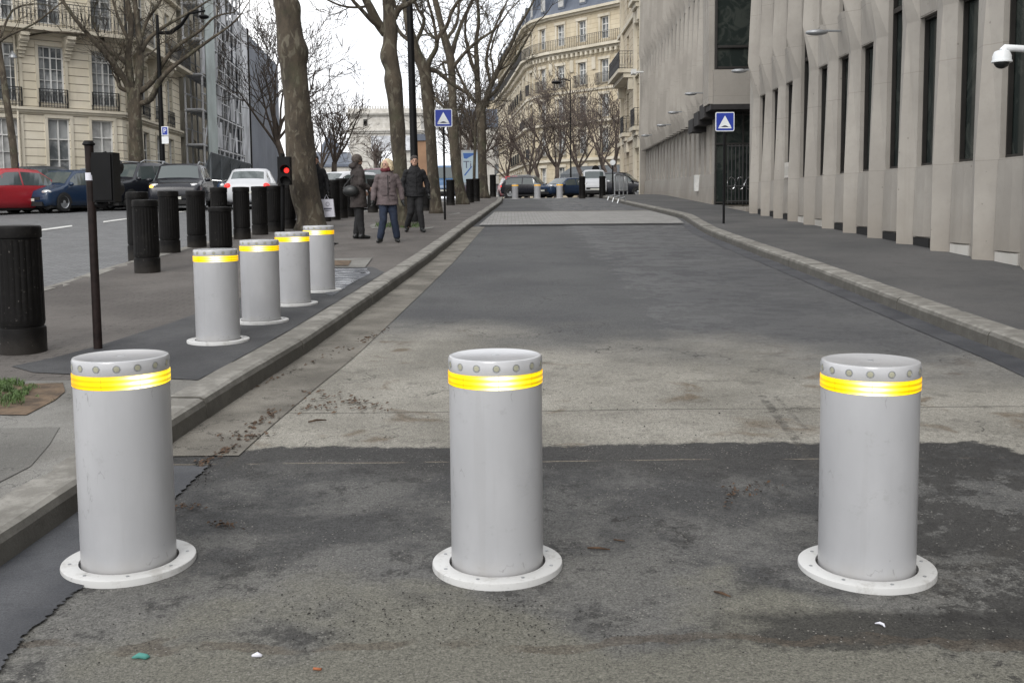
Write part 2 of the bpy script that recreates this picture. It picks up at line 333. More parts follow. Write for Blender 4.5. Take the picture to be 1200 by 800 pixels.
simple('tarp', (.145, .158, .185), .75, var=.16, scale=.25)
simple('sheet_pale', (.44, .49, .48), .6, var=.15, scale=.6)
simple('net', (.46, .47, .49), .85, var=.35, scale=.5)
simple('scaffold', (.50, .51, .53), .5, .3, var=.2, scale=.7)
simple('brick_far', (.25, .15, .09), .85, var=.2, scale=.3)
simple('hoarding', (.13, .145, .155), .6, var=.2, scale=1)
simple('sign_blue', (.012, .035, .30), .4, var=.05)
simple('sign_white', (.72, .74, .75), .4, var=.05)
simple('rubber', (.012, .012, .012), .8, var=.1)
simple('skin', (.42, .25, .18), .55, var=.08)
simple('hair_blonde', (.50, .41, .27), .7, var=.35, scale=30, bump=.5)
simple('hair_dark', (.03, .022, .018), .7, var=.3, scale=30)
simple('hair_brown', (.07, .055, .045), .7, var=.3, scale=30)
simple('coat_mauve', (.105, .082, .083), .85, var=.18, scale=9, bump=.4, bscale=25)
simple('coat_brown', (.032, .025, .023), .85, var=.2, scale=9, bump=.4, bscale=25)
simple('coat_black', (.004, .004, .0055), .8, var=.2, bump=.4, bscale=25)
simple('jeans', (.010, .017, .036), .85, var=.25, scale=12)
simple('trousers', (.010, .010, .011), .85, var=.2)
simple('scarf_red', (.10, .012, .018), .85, var=.2)
simple('leather_black', (.012, .013, .013), .4, var=.2)
simple('paper_white', (.62, .62, .68), .7, var=.05)
simple('ink', (.08, .08, .12), .7, var=0)
emit('lamp_red', (1, .03, .02), 1.2); emit('lamp_amber', (1, .42, .06), 4); emit('poster_lit', (.42, .52, .58), .62); emit('poster_blue', (.01, .08, .30), .8)
simple('teal', (.06, .22, .19), .8, var=.1); simple('cork', (.30, .10, .04), .8, var=.3); simple('leaf_dry', (.065, .038, .022), .9, var=.5, scale=20)
simple('pebble', (.16, .15, .14), .9, var=.6, scale=15); simple('pebble_dark', (.02, .018, .016), .9, var=.4, scale=20)
simple('car_red', (.33, .016, .025), .28, var=.03); simple('car_navy', (.014, .030, .065), .25, var=.03); simple('car_black', (.012, .013, .018), .25, var=.03)
simple('car_silver', (.28, .30, .31), .3, .3, var=.03); simple('car_white', (.50, .51, .53), .3, var=.03); simple('car_grey', (.05, .055, .06), .28, var=.03)
simple('car_blue', (.06, .13, .25), .3, var=.03); simple('car_maroon', (.10, .012, .03), .3, var=.03)
m, nt, b = newmat('car_glass'); b.inputs['Base Color'].default_value = (.06, .075, .075, 1); b.inputs['Roughness'].default_value = .06; b.inputs['Specular IOR Level'].default_value = .9
simple('headlamp', (.6, .6, .6), .12, .4, var=.05); simple('tail_red', (.35, .01, .01), .25, var=.05); simple('plate', (.55, .55, .5), .5, var=.05)

# ------------------------------------------------------------------ object helpers
def tag(o, label=None, cat=None, group=None, kind=None):
    if label: o['label'] = label
    if cat: o['category'] = cat
    if group: o['group'] = group
    if kind: o['kind'] = kind
    return o
def empty(name, loc=(0, 0, 0), rz=0, label=None, cat=None, group=None):
    o = bpy.data.objects.new(name, None); o.empty_display_size = .2; COL.objects.link(o)
    o.location = Vector(loc) * S; o.rotation_euler = (0, 0, rz); return tag(o, label, cat, group)
class MB:
    def __init__(s): s.v = []; s.f = []; s.mi = []; s.mats = []; s.cur = 0
    def mat(s, name):
        if name not in s.mats: s.mats.append(name)
        s.cur = s.mats.index(name); return s
    def add(s, vs, fs):
        k = len(s.v); s.v += [Vector(v) for v in vs]
        for f in fs: s.f.append([i + k for i in f]); s.mi.append(s.cur)
    def box(s, x0, x1, y0, y1, z0, z1, M=None):
        vs = [V(x, y, z) for z in (z0, z1) for y in (y0, y1) for x in (x0, x1)]
        if M is not None: vs = [M @ v for v in vs]
        s.add(vs, [(0, 2, 3, 1), (4, 5, 7, 6), (0, 1, 5, 4), (2, 6, 7, 3), (0, 4, 6, 2), (1, 3, 7, 5)])
    def hexa(s, p): s.add(p, [(0, 3, 2, 1), (4, 5, 6, 7), (0, 1, 5, 4), (1, 2, 6, 5), (2, 3, 7, 6), (3, 0, 4, 7)])
    def tube(s, pts, rad, sides=8, caps=True, fn=None):
        pts = [Vector(p) for p in pts]; n = len(pts)
        if isinstance(rad, (int, float)): rad = [rad] * n
        k = len(s.v); up = V(0, 0, 1); prev = None
        for i, p in enumerate(pts):
            d = (pts[min(i + 1, n - 1)] - pts[max(i - 1, 0)]); d = d.normalized() if d.length > 1e-9 else V(0, 0, 1)
            if prev is None: a = d.orthogonal().normalized()
            else:
                a = prev - d * prev.dot(d); a = a.normalized() if a.length > 1e-6 else d.orthogonal().normalized()
            prev = a; b_ = d.cross(a)
            for j in range(sides):
                t = 2 * math.pi * j / sides; rr = rad[i] * (fn(p, t, i) if fn else 1)
                s.v.append(p + (a * math.cos(t) + b_ * math.sin(t)) * rr)
        for i in range(n - 1):
            for j in range(sides):
                q = k + i * sides; s.f.append([q + j, q + (j + 1) % sides, q + sides + (j + 1) % sides, q + sides + j]); s.mi.append(s.cur)
        if caps:
            s.f.append([k + j for j in range(sides)][::-1]); s.mi.append(s.cur)
            s.f.append([k + (n - 1) * sides + j for j in range(sides)]); s.mi.append(s.cur)
    def lathe(s, prof, sides=32, c=(0, 0, 0), caps=True, fn=None, M=None):
        k = len(s.v); c = Vector(c)
        for i, (r, z) in enumerate(prof):
            for j in range(sides):
                t = 2 * math.pi * j / sides; rr = r * (fn(t, i) if fn else 1)
                v = V(rr * math.cos(t), rr * math.sin(t), z); v = (M @ v) if M is not None else v
                s.v.append(v + c)
        for i in range(len(prof) - 1):
            for j in range(sides):
                q = k + i * sides; s.f.append([q + j, q + (j + 1) % sides, q + sides + (j + 1) % sides, q + sides + j]); s.mi.append(s.cur)
        if caps:
            s.f.append([k + j for j in range(sides)][::-1]); s.mi.append(s.cur)
            s.f.append([k + (len(prof) - 1) * sides + j for j in range(sides)]); s.mi.append(s.cur)
    def ico(s, c, r, M=None, sub=1):
        bm = bmesh.new(); bmesh.ops.create_icosphere(bm, subdivisions=sub, radius=1)
        r = r if hasattr(r, '__len__') else (r, r, r)
        vs = []
        for v in bm.verts:
            p = V(v.co.x * r[0], v.co.y * r[1], v.co.z * r[2]); p = (M @ p) if M is not None else p; vs.append(p + Vector(c))
        s.add(vs, [[v.index for v in f.verts] for f in bm.faces]); bm.free()
    def build(s, name, mat=None, parent=None, smooth=False, label=None, local=False, fix=True):
        """verts in plan units; if the parent is an unrotated thing the verts are world positions unless local"""
        off = V(0, 0, 0)
        if parent is not None and not local:
            p = parent
            while p is not None: off += Vector(p.location); p = p.parent
        me = bpy.data.meshes.new(name)
        me.from_pydata([v * S - off for v in s.v], [], s.f)
        if mat: s.mats = [mat]
        for mn in s.mats: me.materials.append(MATS[mn])
        if not mat: me.polygons.foreach_set('material_index', s.mi)
        if fix:
            bm = bmesh.new(); bm.from_mesh(me); bmesh.ops.recalc_face_normals(bm, faces=bm.faces); bm.to_mesh(me); bm.free()
        if smooth: me.polygons.foreach_set('use_smooth', [True] * len(me.polygons))
        me.update()
        o = bpy.data.objects.new(name, me); COL.objects.link(o)
        if smooth and smooth != 'all':
            try: me.set_sharp_from_angle(angle=R(38))
            except Exception: pass
        if parent is not None: o.parent = parent
        if label: o['label'] = label
        return o
def copy_tree(o, parent=None):
    c = o.copy(); COL.objects.link(c); c.parent = parent
    for ch in list(o.children): copy_tree(ch, c)
    return c
def struct(o): o['kind'] = 'structure'; return o

# ------------------------------------------------------------------ plan of the street: everything as x(y)
def curve(px, h, ext0=None, ext1=None):
    p = [G(a, b, h) for a, b in px]; p = [(q.y, q.x) for q in p]; p.sort(); return p
def xat(c, y):
    if y <= c[0][0]:
        (y0, x0), (y1, x1) = c[0], c[1]; return x0 + (x1 - x0) / (y1 - y0) * (y - y0)
    for (y0, x0), (y1, x1) in zip(c, c[1:]):
        if y <= y1: return x0 + (x1 - x0) / (y1 - y0) * (y - y0)
    return c[-1][1]
def smoothc(c, step=.25, k=3):
    ys = [c[0][0] + i * step for i in range(int((c[-1][0] - c[0][0]) / step) + 1)]; xs = [xat(c, y) for y in ys]
    for _ in range(k): xs = [xs[0]] + [(xs[i - 1] + 2 * xs[i] + xs[i + 1]) / 4 for i in range(1, len(xs) - 1)] + [xs[-1]]
    return list(zip(ys, xs))
KL = smoothc(curve([(0, 624), (90, 566), (206, 488), (300, 430), (352, 400), (440, 341), (500, 300), (550, 262), (575, 244), (588, 235)], KERB))
KR = smoothc(curve([(1330, 452), (1200, 402), (1060, 352), (940, 308), (860, 280), (825, 266.5), (800, 251), (770, 244), (728, 235)], KERB))
KA = [(7.0, -5.0), (11.6, -5.15), (13.4, -5.35), (17.6, -5.5), (22.5, -5.55), (28.8, -5.2), (33.8, -4.4), (38.9, -3.3), (45, -2.1), (50, -.9)]
BX = lambda y: 6.2 + .03 * (y - 12.4)      # right facade line
def strip(name, xa, xb, y0, y1, h, mat, nx=8, dy=.5, hf=None):
    mb = MB(); ny = max(1, int((y1 - y0) / dy))
    for i in range(ny + 1):
        y = y0 + (y1 - y0) * i / ny
        for j in range(nx + 1):
            x = lerp(xa(y), xb(y), j / nx); mb.v.append(V(x, y, gz(x, y) + h + (hf(x, y) if hf else 0)))
    for i in range(ny):
        for j in range(nx):
            q = i * (nx + 1) + j; mb.f.append([q, q + 1, q + nx + 2, q + nx + 1]); mb.mi.append(0)
    return mb.build(name, mat, smooth='all', fix=False)
f = lambda c, off=0: (lambda y: xat(c, y) + off)
# far ground to the horizon
mb = MB()
ys = [-30, -5, 0, 12, 20, 30, 40, 46, 48, 50, 52, 54, 56, 58, 70, 120, 300, 1000, 2500]; xs = [-1500, -300, -80, -40, -19.5, -12, -5.5, 0, 8, 40, 200, 1500]
for y in ys:
    for x in xs: mb.v.append(V(x, y, gz(x, y) - .06))
for i in range(len(ys) - 1):
    for j in range(len(xs) - 1): q = i * len(xs) + j; mb.f.append([q, q + 1, q + len(xs) + 1, q + len(xs)]); mb.mi.append(0)
struct(mb.build('ground', 'ground_far', fix=False))
struct(strip('side_street', f(KL, -.1), f(KR, .1), -1.5, 50.2, 0, 'road_mix', 24, .25, RB))
struct(strip('avenue', lambda y: -46, f(KA, .1), 2, 130, 0, 'setts_avenue', 24, 1))
struct(strip('junction', f(KA, .1), lambda y: 12, 50.2, 92, -.01, 'ground_far', 10, 1))
struct(strip('left_pavement', f(KA, .12), f(KL, -.18), 6.0, 49, KERB, 'pavement_brown', 14, .4))
struct(strip('near_pavement', lambda y: -7, f(KL, -.18), -1.5, 6.0, KERB, 'slab_pale', 10, .4))
struct(strip('right_pavement', f(KR, .22), lambda y: BX(y) + .3, -1.5, 60, KERB, 'pavement_grey', 8, .4))
# setts crossing with dark edging
cy0, cy1 = G(560, 265).y, G(600, 249.5).y
struct(strip('setts_band', f(KL, .16), f(KR, -.16), cy0, cy1, .03, 'setts_crossing', 12, .5))
struct(strip('setts_edging', f(KL, .16), f(KR, -.16), cy0 - .28, cy0, .015, 'pavement_dark', 12, .2))
struct(strip('setts_edging', f(KL, .16), f(KR, -.16), cy1, cy1 + .9, .012, 'gutter', 12, .2))
struct(strip('gutter', f(KL, .0), lambda y: xat(KL, y) + .42 - .12 * min(1, y / 30), 4.75, cy0 - .28, .005, 'gutter', 3, .25, RB))
struct(strip('gutter', lambda y: xat(KR, y) - .24, f(KR, 0), 1, cy0 - .28, .005, 'gutter_dark', 3, .25, RB))
# smooth blue-grey tarred strip along the near left kerb, with a ragged edge
rng = random.Random(3)
tar = [G(*p, .007) for p in ((-40, 840), (5, 775), (30, 742), (62, 715), (92, 690), (130, 655), (160, 628), (212, 577), (244, 546))]
rag = []
for a, b_ in zip(tar, tar[1:]):
    for k in range(20): q = a.lerp(b_, k / 20); rag.append(V(q.x + rng.uniform(-.010, .010), q.y, q.z))
rag.append(tar[-1])
mb = MB(); lf = [V(xat(KL, q.y), q.y, 0) for q in rag]
for q, l in zip(rag, lf): mb.v += [V(l.x, l.y, gz(l.x, l.y) + .012), V(q.x, q.y, gz(q.x, q.y) + .008 + max(0, RB(q.x, q.y)))]
for i in range(len(rag) - 1): mb.f.append([2 * i, 2 * i + 1, 2 * i + 3, 2 * i + 2]); mb.mi.append(0)
struct(mb.build('tarred_gutter', 'gutter_dark', fix=False))
# kerbs: individual stones
def kerb(name, C, y0, y1, sgn, width=.28, seg=1.0, mat='kerb', h=KERB, seed=1):
    rg = random.Random(seed); mb = MB(); y = y0
    while y < y1:
        L = seg * rg.uniform(.85, 1.15); ye = min(y + L, y1) - .007; dz = rg.uniform(-.004, .004); dx = rg.uniform(-.004, .004)
        n_ = 4; prof = [(-width, h - .16), (-width, h + .003), (-.035, h + .003), (-.012, h - .008), (0, h - .035), (.012, -.06)]
        k = len(mb.v)
        for i in range(n_ + 1):
            yy = lerp(y, ye, i / n_)
            sl_ = (xat(C, yy + .2) - xat(C, yy - .2)) / .4; nx, ny = 1 / math.hypot(1, sl_), -sl_ / math.hypot(1, sl_)
            for (a, z) in prof:
                a2 = a * sgn + dx + .004 * noise.noise(V(yy * 3, z * 9, seed)); x_ = xat(C, yy) + a2 * nx; y_ = yy + a2 * ny
                mb.v.append(V(x_, y_, gz(xat(C, yy), yy) + z + dz + .004 * noise.noise(V(yy * 4, a * 9, seed + 5))))
        m_ = len(prof)
        for i in range(n_):
            for j in range(m_ - 1): q = k + i * m_ + j; mb.f.append([q, q + 1, q + m_ + 1, q + m_]); mb.mi.append(0)
        mb.f.append([k + j for j in range(m_)]); mb.mi.append(0); mb.f.append([k + n_ * m_ + j for j in range(m_)][::-1]); mb.mi.append(0)
        y += L
    return struct(mb.build(name, mat))
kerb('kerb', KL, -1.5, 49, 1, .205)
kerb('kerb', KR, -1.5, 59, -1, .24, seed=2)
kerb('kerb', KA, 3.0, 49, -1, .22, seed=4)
# patches on the left pavement
def patch(name, pts, h, mat, jag=0, px=True, seed=1):
    rg = random.Random(seed)
    P = [G(a, b_, h) for a, b_ in pts] if px else [V(x, y, gz(x, y) + h) for x, y in pts]
    if jag:
        Q = []
        for a, b_ in zip(P, P[1:] + P[:1]):
            k = max(1, int((b_ - a).length / .25))
            for i in range(k): q = a.lerp(b_, i / k); Q.append(V(q.x + rg.uniform(-jag, jag), q.y + rg.uniform(-jag, jag), q.z))
        P = [V(q.x, q.y, gz(q.x, q.y) + h) for q in Q]
    mb = MB(); mb.add(P, [list(range(len(P)))]); return struct(mb.build(name, mat, fix=False))
kin = [(xat(KL, y) - .212, y) for y in [5.95 + .4 * i for i in range(17)]]
bk = [G(*p, KERB) for p in ((436, 313), (384, 313), (300, 343), (205, 377), (115, 406), (60, 420), (12, 430))]
P = kin + [(min(q.x, 9), q.y) for q in bk] + [(G(38, 437, KERB).x, G(38, 437, KERB).y)]
P = [p for p in P]
patch('dark_pavement_patch', P, KERB + .005, 'pavement_dark', .008, px=False)
wp = [G(*p, KERB) for p in ((385, 316), (432, 315), (432, 322), (405, 338), (390, 348), (383, 345))]
patch('wet_patch', [(q.x, q.y) for q in wp], KERB + .009, 'wet', .02, px=False, seed=8)
patch('planter_kerb', [(384, 303), (436, 302), (428, 313), (384, 313)], KERB + .012, 'slab_pale')
patch('planter_soil', [(386, 305), (412, 305), (408, 311), (386, 311)], KERB + .02, 'soil')
patch('slab_line', [(433, 264), (442, 261), (449, 267), (436, 268)], KERB + .008, 'slab_pale')
patch('slab_line', [(492, 268), (509, 265), (507, 267.5), (498, 268.5)], KERB + .008, 'slab_pale')
patch('slab_line', [(524, 251.5), (538, 249), (540, 250.5), (528, 252)], KERB + .008, 'slab_pale')
patch('grey_slab', [(-60, 502), (70, 500), (40, 545), (-10, 568), (-80, 600)], KERB + .0035, 'slab_grey', .012)
patch('soil_bed', [(-90, 452), (70, 449), (85, 457), (60, 468), (30, 484), (-20, 486), (-100, 488)], KERB + .005, 'soil', .035)
# lane dashes of the avenue
for a in (((48, 268.6), (84, 263.8), (85, 265.4), (48, 270.6)), ((121, 259.2), (160, 254.2), (160, 255.4), (121, 260.8)), ((190, 250), (222, 246.5), (222, 247.5), (190, 251.2))):
    patch('lane_dash', list(a), .012, 'white_line')
# far pavement in front of the left houses
FA0 = V(-20, 40, 0)
mb = MB()
for t in (-26, -10, 3.64): mb.v += [V(-20 + t, 40 + t, 0), V(-20 + t + 2.6, 40 + t - 2.6, 0)]
for s_ in (10, 30, 60, 85): mb.v += [V(-16.36 - .1 * s_, 43.64 + s_, 0), V(-13.4 - .1 * s_, 43.64 + s_, 0)]
mb.v = [V(v.x, v.y, gz(v.x, v.y) + .13) for v in mb.v]
for i in range(6): mb.f.append([2 * i, 2 * i + 1, 2 * i + 3, 2 * i + 2]); mb.mi.append(0)
struct(mb.build('far_pavement', 'pavement_grey', fix=False))

# ------------------------------------------------------------------ facades
class Fac:
    def __init__(s, O, d, side):
        """O, d: 2-D start and direction along the wall; side = +1/-1 which way is outward (left of d = +1)"""
        s.O = Vector((O[0], O[1])); s.d = Vector((d[0], d[1])).normalized(); s.n = Vector((-s.d.y, s.d.x)) * side
    def P(s, u, z, o=0): q = s.O + s.d * u + s.n * o; return V(q.x, q.y, z)
    def box(s, mb, u0, u1, z0, z1, o0, o1):
        p = s.P; mb.hexa([p(u0, z0, o0), p(u1, z0, o0), p(u1, z0, o1), p(u0, z0, o1), p(u0, z1, o0), p(u1, z1, o0), p(u1, z1, o1), p(u0, z1, o1)])
    def wall(s, mb, u0, u1, z0, z1, ops, depth=.22, o=0):
        us = sorted(set([u0, u1] + [v for a in ops for v in a[:2] if u0 < v < u1])); zs = sorted(set([z0, z1] + [v for a in ops for v in a[2:4] if z0 < v < z1]))
        for a, b_ in zip(us, us[1:]):
            for c_, d_ in zip(zs, zs[1:]):
                mu, mz = (a + b_) / 2, (c_ + d_) / 2
                if any(q[0] < mu < q[1] and q[2] < mz < q[3] for q in ops): continue
                mb.add([s.P(a, c_, o), s.P(b_, c_, o), s.P(b_, d_, o), s.P(a, d_, o)], [(0, 1, 2, 3)])
        for q in ops:
            a, b_, c_, d_ = q[:4]; r = o - depth
            for (e, g) in (((a, c_), (b_, c_)), ((b_, c_), (b_, d_)), ((b_, d_), (a, d_)), ((a, d_), (a, c_))):
                mb.add([s.P(*e, o), s.P(*g, o), s.P(*g, r), s.P(*e, r)], [(0, 1, 2, 3)])
    def window(s, par, a, b_, c_, d_, o=-.16, cols=2, rows=4, fm='window_white', gm='glass_dark', fw=.05, curtain=False, sur=False):
        mb = MB()
        for (x0, x1, z0, z1) in ((a, a + fw, c_, d_), (b_ - fw, b_, c_, d_), (a + fw, b_ - fw, c_, c_ + fw), (a + fw, b_ - fw, d_ - fw, d_)): s.box(mb, x0, x1, z0, z1, o - .03, o + .04)
        for i in range(1, cols):
            x = lerp(a, b_, i / cols); t = fw * (.55 if cols == 2 or i == cols // 2 else .2); s.box(mb, x - t, x + t, c_ + fw, d_ - fw, o - .028, o + .032)
        for j in range(1, rows):
            z = lerp(c_, d_, j / rows); t = fw * (.5 if j == rows - 1 else .22); s.box(mb, a + fw, b_ - fw, z - t, z + t, o - .026, o + .028)
        w_ = mb.build('window', fm, par)
        if sur:
            for (x0, x1, z0, z1) in ((a - .13, a - .01, c_, d_), (b_ + .01, b_ + .13, c_, d_), (a - .13, b_ + .13, d_ + .01, d_ + .14)):
                mb = MB(); s.box(mb, x0, x1, z0, z1, -.01, .045); mb.build('surround', 'stone_trim', w_)
        mb = MB(); s.box(mb, a + .01, b_ - .01, c_ + .01, d_ - .01, o - .06, o - .045); mb.build('pane', 'curtain' if curtain else gm, w_)
        return w_
    def rail(s, par, a, b_, z, h=.9, o=.0, dep=.0, step=.12, mat='rail_iron', dense=True, name='balcony_rail'):
        mb = MB(); r = .012 if dense else .034
        def run(p, q):
            L = (q - p).length; n_ = max(2, int(L / step))
            for zz, rr in ((h, .022), (h * .86, .012), (.06, .014)): mb.tube([p + V(0, 0, zz), q + V(0, 0, zz)], rr, 4)
            for i in range(n_ + 1):
                t = p.lerp(q, i / n_); mb.tube([t, t + V(0, 0, h)], r, 4, caps=False)
                if dense and i < n_:
                    u_ = p.lerp(q, (i + .5) / n_); d_ = (q - p).normalized() * (L / n_ * .42)
                    mb.tube([u_ + V(0, 0, h * .46) + V(0, 0, math.sin(k * 1.05) * h * .3) + d_ * math.cos(k * 1.05) for k in range(7)], .009, 3, caps=False)
        if dep: run(s.P(a, z, 0), s.P(a, z, o))
        run(s.P(a, z, o), s.P(b_, z, o))
        if dep: run(s.P(b_, z, o), s.P(b_, z, 0))
        return mb.build(name, mat, par)

# ---- left corner house
A = Fac((-20, 40), (1, 1), -1); L2 = 3.64 * math.sqrt(2)
Bf = Fac((-16.36, 43.64), (-.10, 1), -1)
hA = empty('corner_house', (-16.36, 43.64, 0), 0, 'cream stone corner house with balconies behind the parked red and blue cars', 'building')
k2 = math.sqrt(2)
opsA = []; wins = []
for b0 in (-12.55, -10.8, -9.05, -7.3, -5.55, -3.8, -2.05, -.3 , 1.48, 3.25 + .35):
    u0 = b0 + .35; 
    opsA += [(u0, u0 + 1.0, 5.40, 7.62)]; wins.append((u0, u0 + 1.0, 5.40, 7.62, 4, 5))
    opsA += [(u0 + .05, u0 + .95, 8.5, 10.8)]; wins.append((u0 + .05, u0 + .95, 8.5, 10.8, 2, 4))
    opsA += [(u0 + .05, u0 + .95, 12, 14.0)]; wins.append((u0 + .05, u0 + .95, 12, 14.0, 2, 4))
gl = [(-12, -11, 1.6, 4.7), (-9, -7.9, 2.2, 4.6), (-6.6, -5.2, 2.2, 4.6), (-3.9, -2.4, 2.2, 4.6), (-.9, 1.0, 2.1, 4.72), (2.08, 2.95, 1.5, 4.78), (3.85, 4.75, 2.0, 4.78)]
opsA += gl
mb = MB(); A.wall(mb, -14, L2, .6, 17, opsA, .25)
ops2 = []; w2 = []
for b0 in (.8, 3.3, 5.8, 8.3):
    for z0, z1, c_ in ((2.2, 4.6, 3), (5.4, 7.6, 4), (8.5, 10.8, 4), (12, 14, 4)): ops2.append((b0, b0 + 1.05, z0, z1)); w2.append((b0, b0 + 1.05, z0, z1, 2, c_))
Bf.wall(mb, 0, 11.2, .6, 17, ops2, .25)
wl = mb.build('wall', 'stone_cream', hA)
mb = MB(); q = [A.P(-14, .6, -.27), A.P(L2 + .12, .6, -.27), Bf.P(11.2, .6, -.27), A.P(-14, .6, -9)]
mb.hexa(q + [V(v.x, v.y, 16.9) for v in q]); mb.build('inner_wall', 'dark_gap', hA)
mb = MB(); q = [A.P(-14, 17, .2), A.P(L2 + .1, 17, .2), Bf.P(11.3, 17, .2), A.P(-14, 17, -9)]; q2 = [A.P(-14, 19, -1.5), A.P(L2 - .5, 19, -1.5), Bf.P(11.2, 19, -1.5), A.P(-14, 19, -8)]
mb.hexa(q + q2); mb.build('roof', 'zinc', hA)
for (a, b_, c_, d_, co, ro) in wins: A.window(hA, a, b_, c_, d_, cols=co, rows=ro, o=-.14, sur=a > -3)
for i, (a, b_, c_, d_) in enumerate(gl): A.window(hA, a, b_, c_, d_, cols=2 if b_ - a < 1.2 else 3, rows=4, o=-.14, curtain=i in (1, 3, 4, 6), sur=True)
for (a, b_, c_, d_, co, ro) in w2: Bf.window(hA, a, b_, c_, d_, cols=co, rows=ro, o=-.14, sur=True)
mb = MB()
for F_, u0, u1 in ((A, -14, L2 + .1), (Bf, 0, 11.3)):
    for (z0, z1, o1) in ((4.98, 5.07, .10), (5.072, 5.17, .18), (8.02, 8.12, .35), (8.122, 8.26, .72), (11.5, 11.6, .25), (16.5, 16.7, .3), (16.702, 16.95, .45)): F_.box(mb, u0, u1, z0, z1, -.01, o1)
mb.build('cornice', 'stone_trim', hA)
A.rail(hA, -13.8, L2 + .45, 8.26, .98, .66, 1, .15); Bf.rail(hA, -.3, 3.2, 8.26, .98, .66, 0, .15); Bf.rail(hA, 5.5, 11, 8.26, .98, .66, 0, .15)
for (a, b_, c_, d_, co, ro) in wins:
    if c_ == 5.4 and a > -3: A.rail(hA, a - .05, b_ + .05, 5.2, .72, .13, 1, .11)
for (a, b_, c_, d_, co, ro) in w2:
    if c_ in (5.4,): Bf.rail(hA, a - .05, b_ + .05, 5.2, .75, .13, 1, .15)
# carved consoles under the balcony
for F_, u in ((A, -.05 - .2), (A, 1.15), (A, 2.93), (Bf, .35), (Bf, 2.3), (Bf, 4.9), (Bf, 7.4)):
    mb = MB()
    for k in range(7):
        z = 8.0 - k * .13; o1 = .62 * (1 - k / 7) ** 1.3 + .06
        F_.box(mb, u - .16 + .008 * k, u + .16 - .008 * k, z - .125, z, -.02, o1)
    p0 = F_.P(u - .18, 7.78, .42); p1 = F_.P(u + .18, 7.78, .42); mb.tube([p0, p1], .13, 10)
    p0 = F_.P(u - .17, 7.4, .14); p1 = F_.P(u + .17, 7.4, .14); mb.tube([p0, p1], .08, 8)
    mb.build('console', 'stone_trim', hA)
mb = MB(); mb.tube([A.P(1.1 - .18, z, .08) for z in (1.4, 7.9)], .045, 8); mb.build('downpipe', 'stone_trim', hA)
mb = MB(); mb.tube([A.P(.72, 7.1, -.02), A.P(.72, 7.25, .3), A.P(.72, 7.2, .42)], .02, 6); mb.lathe([(.16, -.12), (.14, -.02), (.03, .12), (.0, .16)], 12, A.P(.72, 7.1, .42)); mb.build('wall_lamp', 'grey_metal', hA)
mb = MB(); pl = A.P(.86 - .12, 2.75, .0)
A.box(mb, .62, .98, 2.68, 2.9, .0, .03); mb.tube([A.P(.8, 2.9, .0), A.P(.8, 2.9, .031)], .11, 14); pp = mb.build('street_plaque', 'sign_blue', hA)
mb = MB(); A.box(mb, .67, .93, 2.74, 2.765, .031, .035); A.box(mb, .69, .91, 2.82, 2.845, .031, .035); mb.build('lettering', 'sign_white', pp)

# ---- scaffolded house and sheeted house along the avenue
hS = empty('scaffolded_house', (-17.8, 58, 0), 0, 'house wrapped in a tube scaffold with pale netting beyond the corner house', 'building')
mb = MB(); ops = [(u, u + 1.2, z, z + 2) for u in (12.5, 15.5, 18.5, 21.5, 23.4) for z in (3, 6.4, 9.8, 13.2, 16.6)]
Bf.wall(mb, 11.25, 25, .8, 21, ops, .3, -.3); mb.build('wall', 'stone_trim', hS)
mb = MB(); Bf.box(mb, 11.25, 25, .8, 20.9, -8, -.65); mb.build('inner_wall', 'net', hS)
mb = MB()
for i in range(10):
    u = 11.5 + i * 1.5
    for o in (.25, 1.15): mb.tube([Bf.P(u, .9, o), Bf.P(u, 21.5, o)], .06, 4)
for k in range(11):
    z = 2.6 + k * 1.85
    for o in (.25, 1.15):
        mb.tube([Bf.P(11.3, z, o), Bf.P(25.2, z, o)], .05, 4); mb.tube([Bf.P(11.3, z + .9, o), Bf.P(25.2, z + .9, o)], .04, 4)
    for i in range(10): mb.tube([Bf.P(11.5 + i * 1.5, z, .25), Bf.P(11.5 + i * 1.5, z, 1.15)], .04, 4)
    for i in range(9):
        if (i + k) % 2: mb.tube([Bf.P(11.5 + i * 1.5, z, 1.17), Bf.P(13 + i * 1.5, z + 1.85, 1.17)], .04, 4)
mb.build('scaffold', 'scaffold', hS)
mb = MB()
for k in range(11): Bf.box(mb, 11.4, 25.1, 2.62 + k * 1.85, 2.69 + k * 1.85, .3, 1.1)
mb.build('scaffold_board', 'net', hS)
rg = random.Random(5); seen = set()
for k in range(75):
    a_, c__ = rg.randint(0, 17), rg.randint(0, 10)
    if (a_, c__) in seen: continue
    seen.add((a_, c__)); u = 11.4 + a_ * .76; z = 2.6 + c__ * 1.85; mb = MB(); Bf.box(mb, u, u + .74, z + .1, z + rg.uniform(.9, 1.8), 1.20, 1.215); mb.build('netting', 'net', hS)
mb = MB(); Bf.box(mb, 12.3, 14.6, 2.9, 22, 1.22, 1.30)
for k in range(14): mb.tube([Bf.P(12.3 + k * .175, 2.9, 1.26), Bf.P(12.3 + k * .175, 22, 1.26)], .06, 5)
mb.build('sheeting', 'sheet_pale', hS)
hT = empty('sheeted_house', (-19, 78, 0), 0, 'house under plain blue grey sheeting beyond the scaffold', 'building')
Ct = Fac((-16.36 - 2.53, 43.64 + 25.3), (-.10, 1), -1)
mb = MB(); nn = 40
mb.v = []
for i in range(nn + 1):
    for z in (1.0, 13.4): mb.v.append(Ct.P(i * 22 / nn, z, .75 + .05 * math.sin(i * 2.1) + .03 * math.sin(i * .7)))
    for z in (13.4, 1.0): mb.v.append(Ct.P(i * 22 / nn, z, -8))
for i in range(nn):
    for j in range(3): q = i * 4 + j; mb.f.append([q, q + 1, q + 5, q + 4]); mb.mi.append(0)
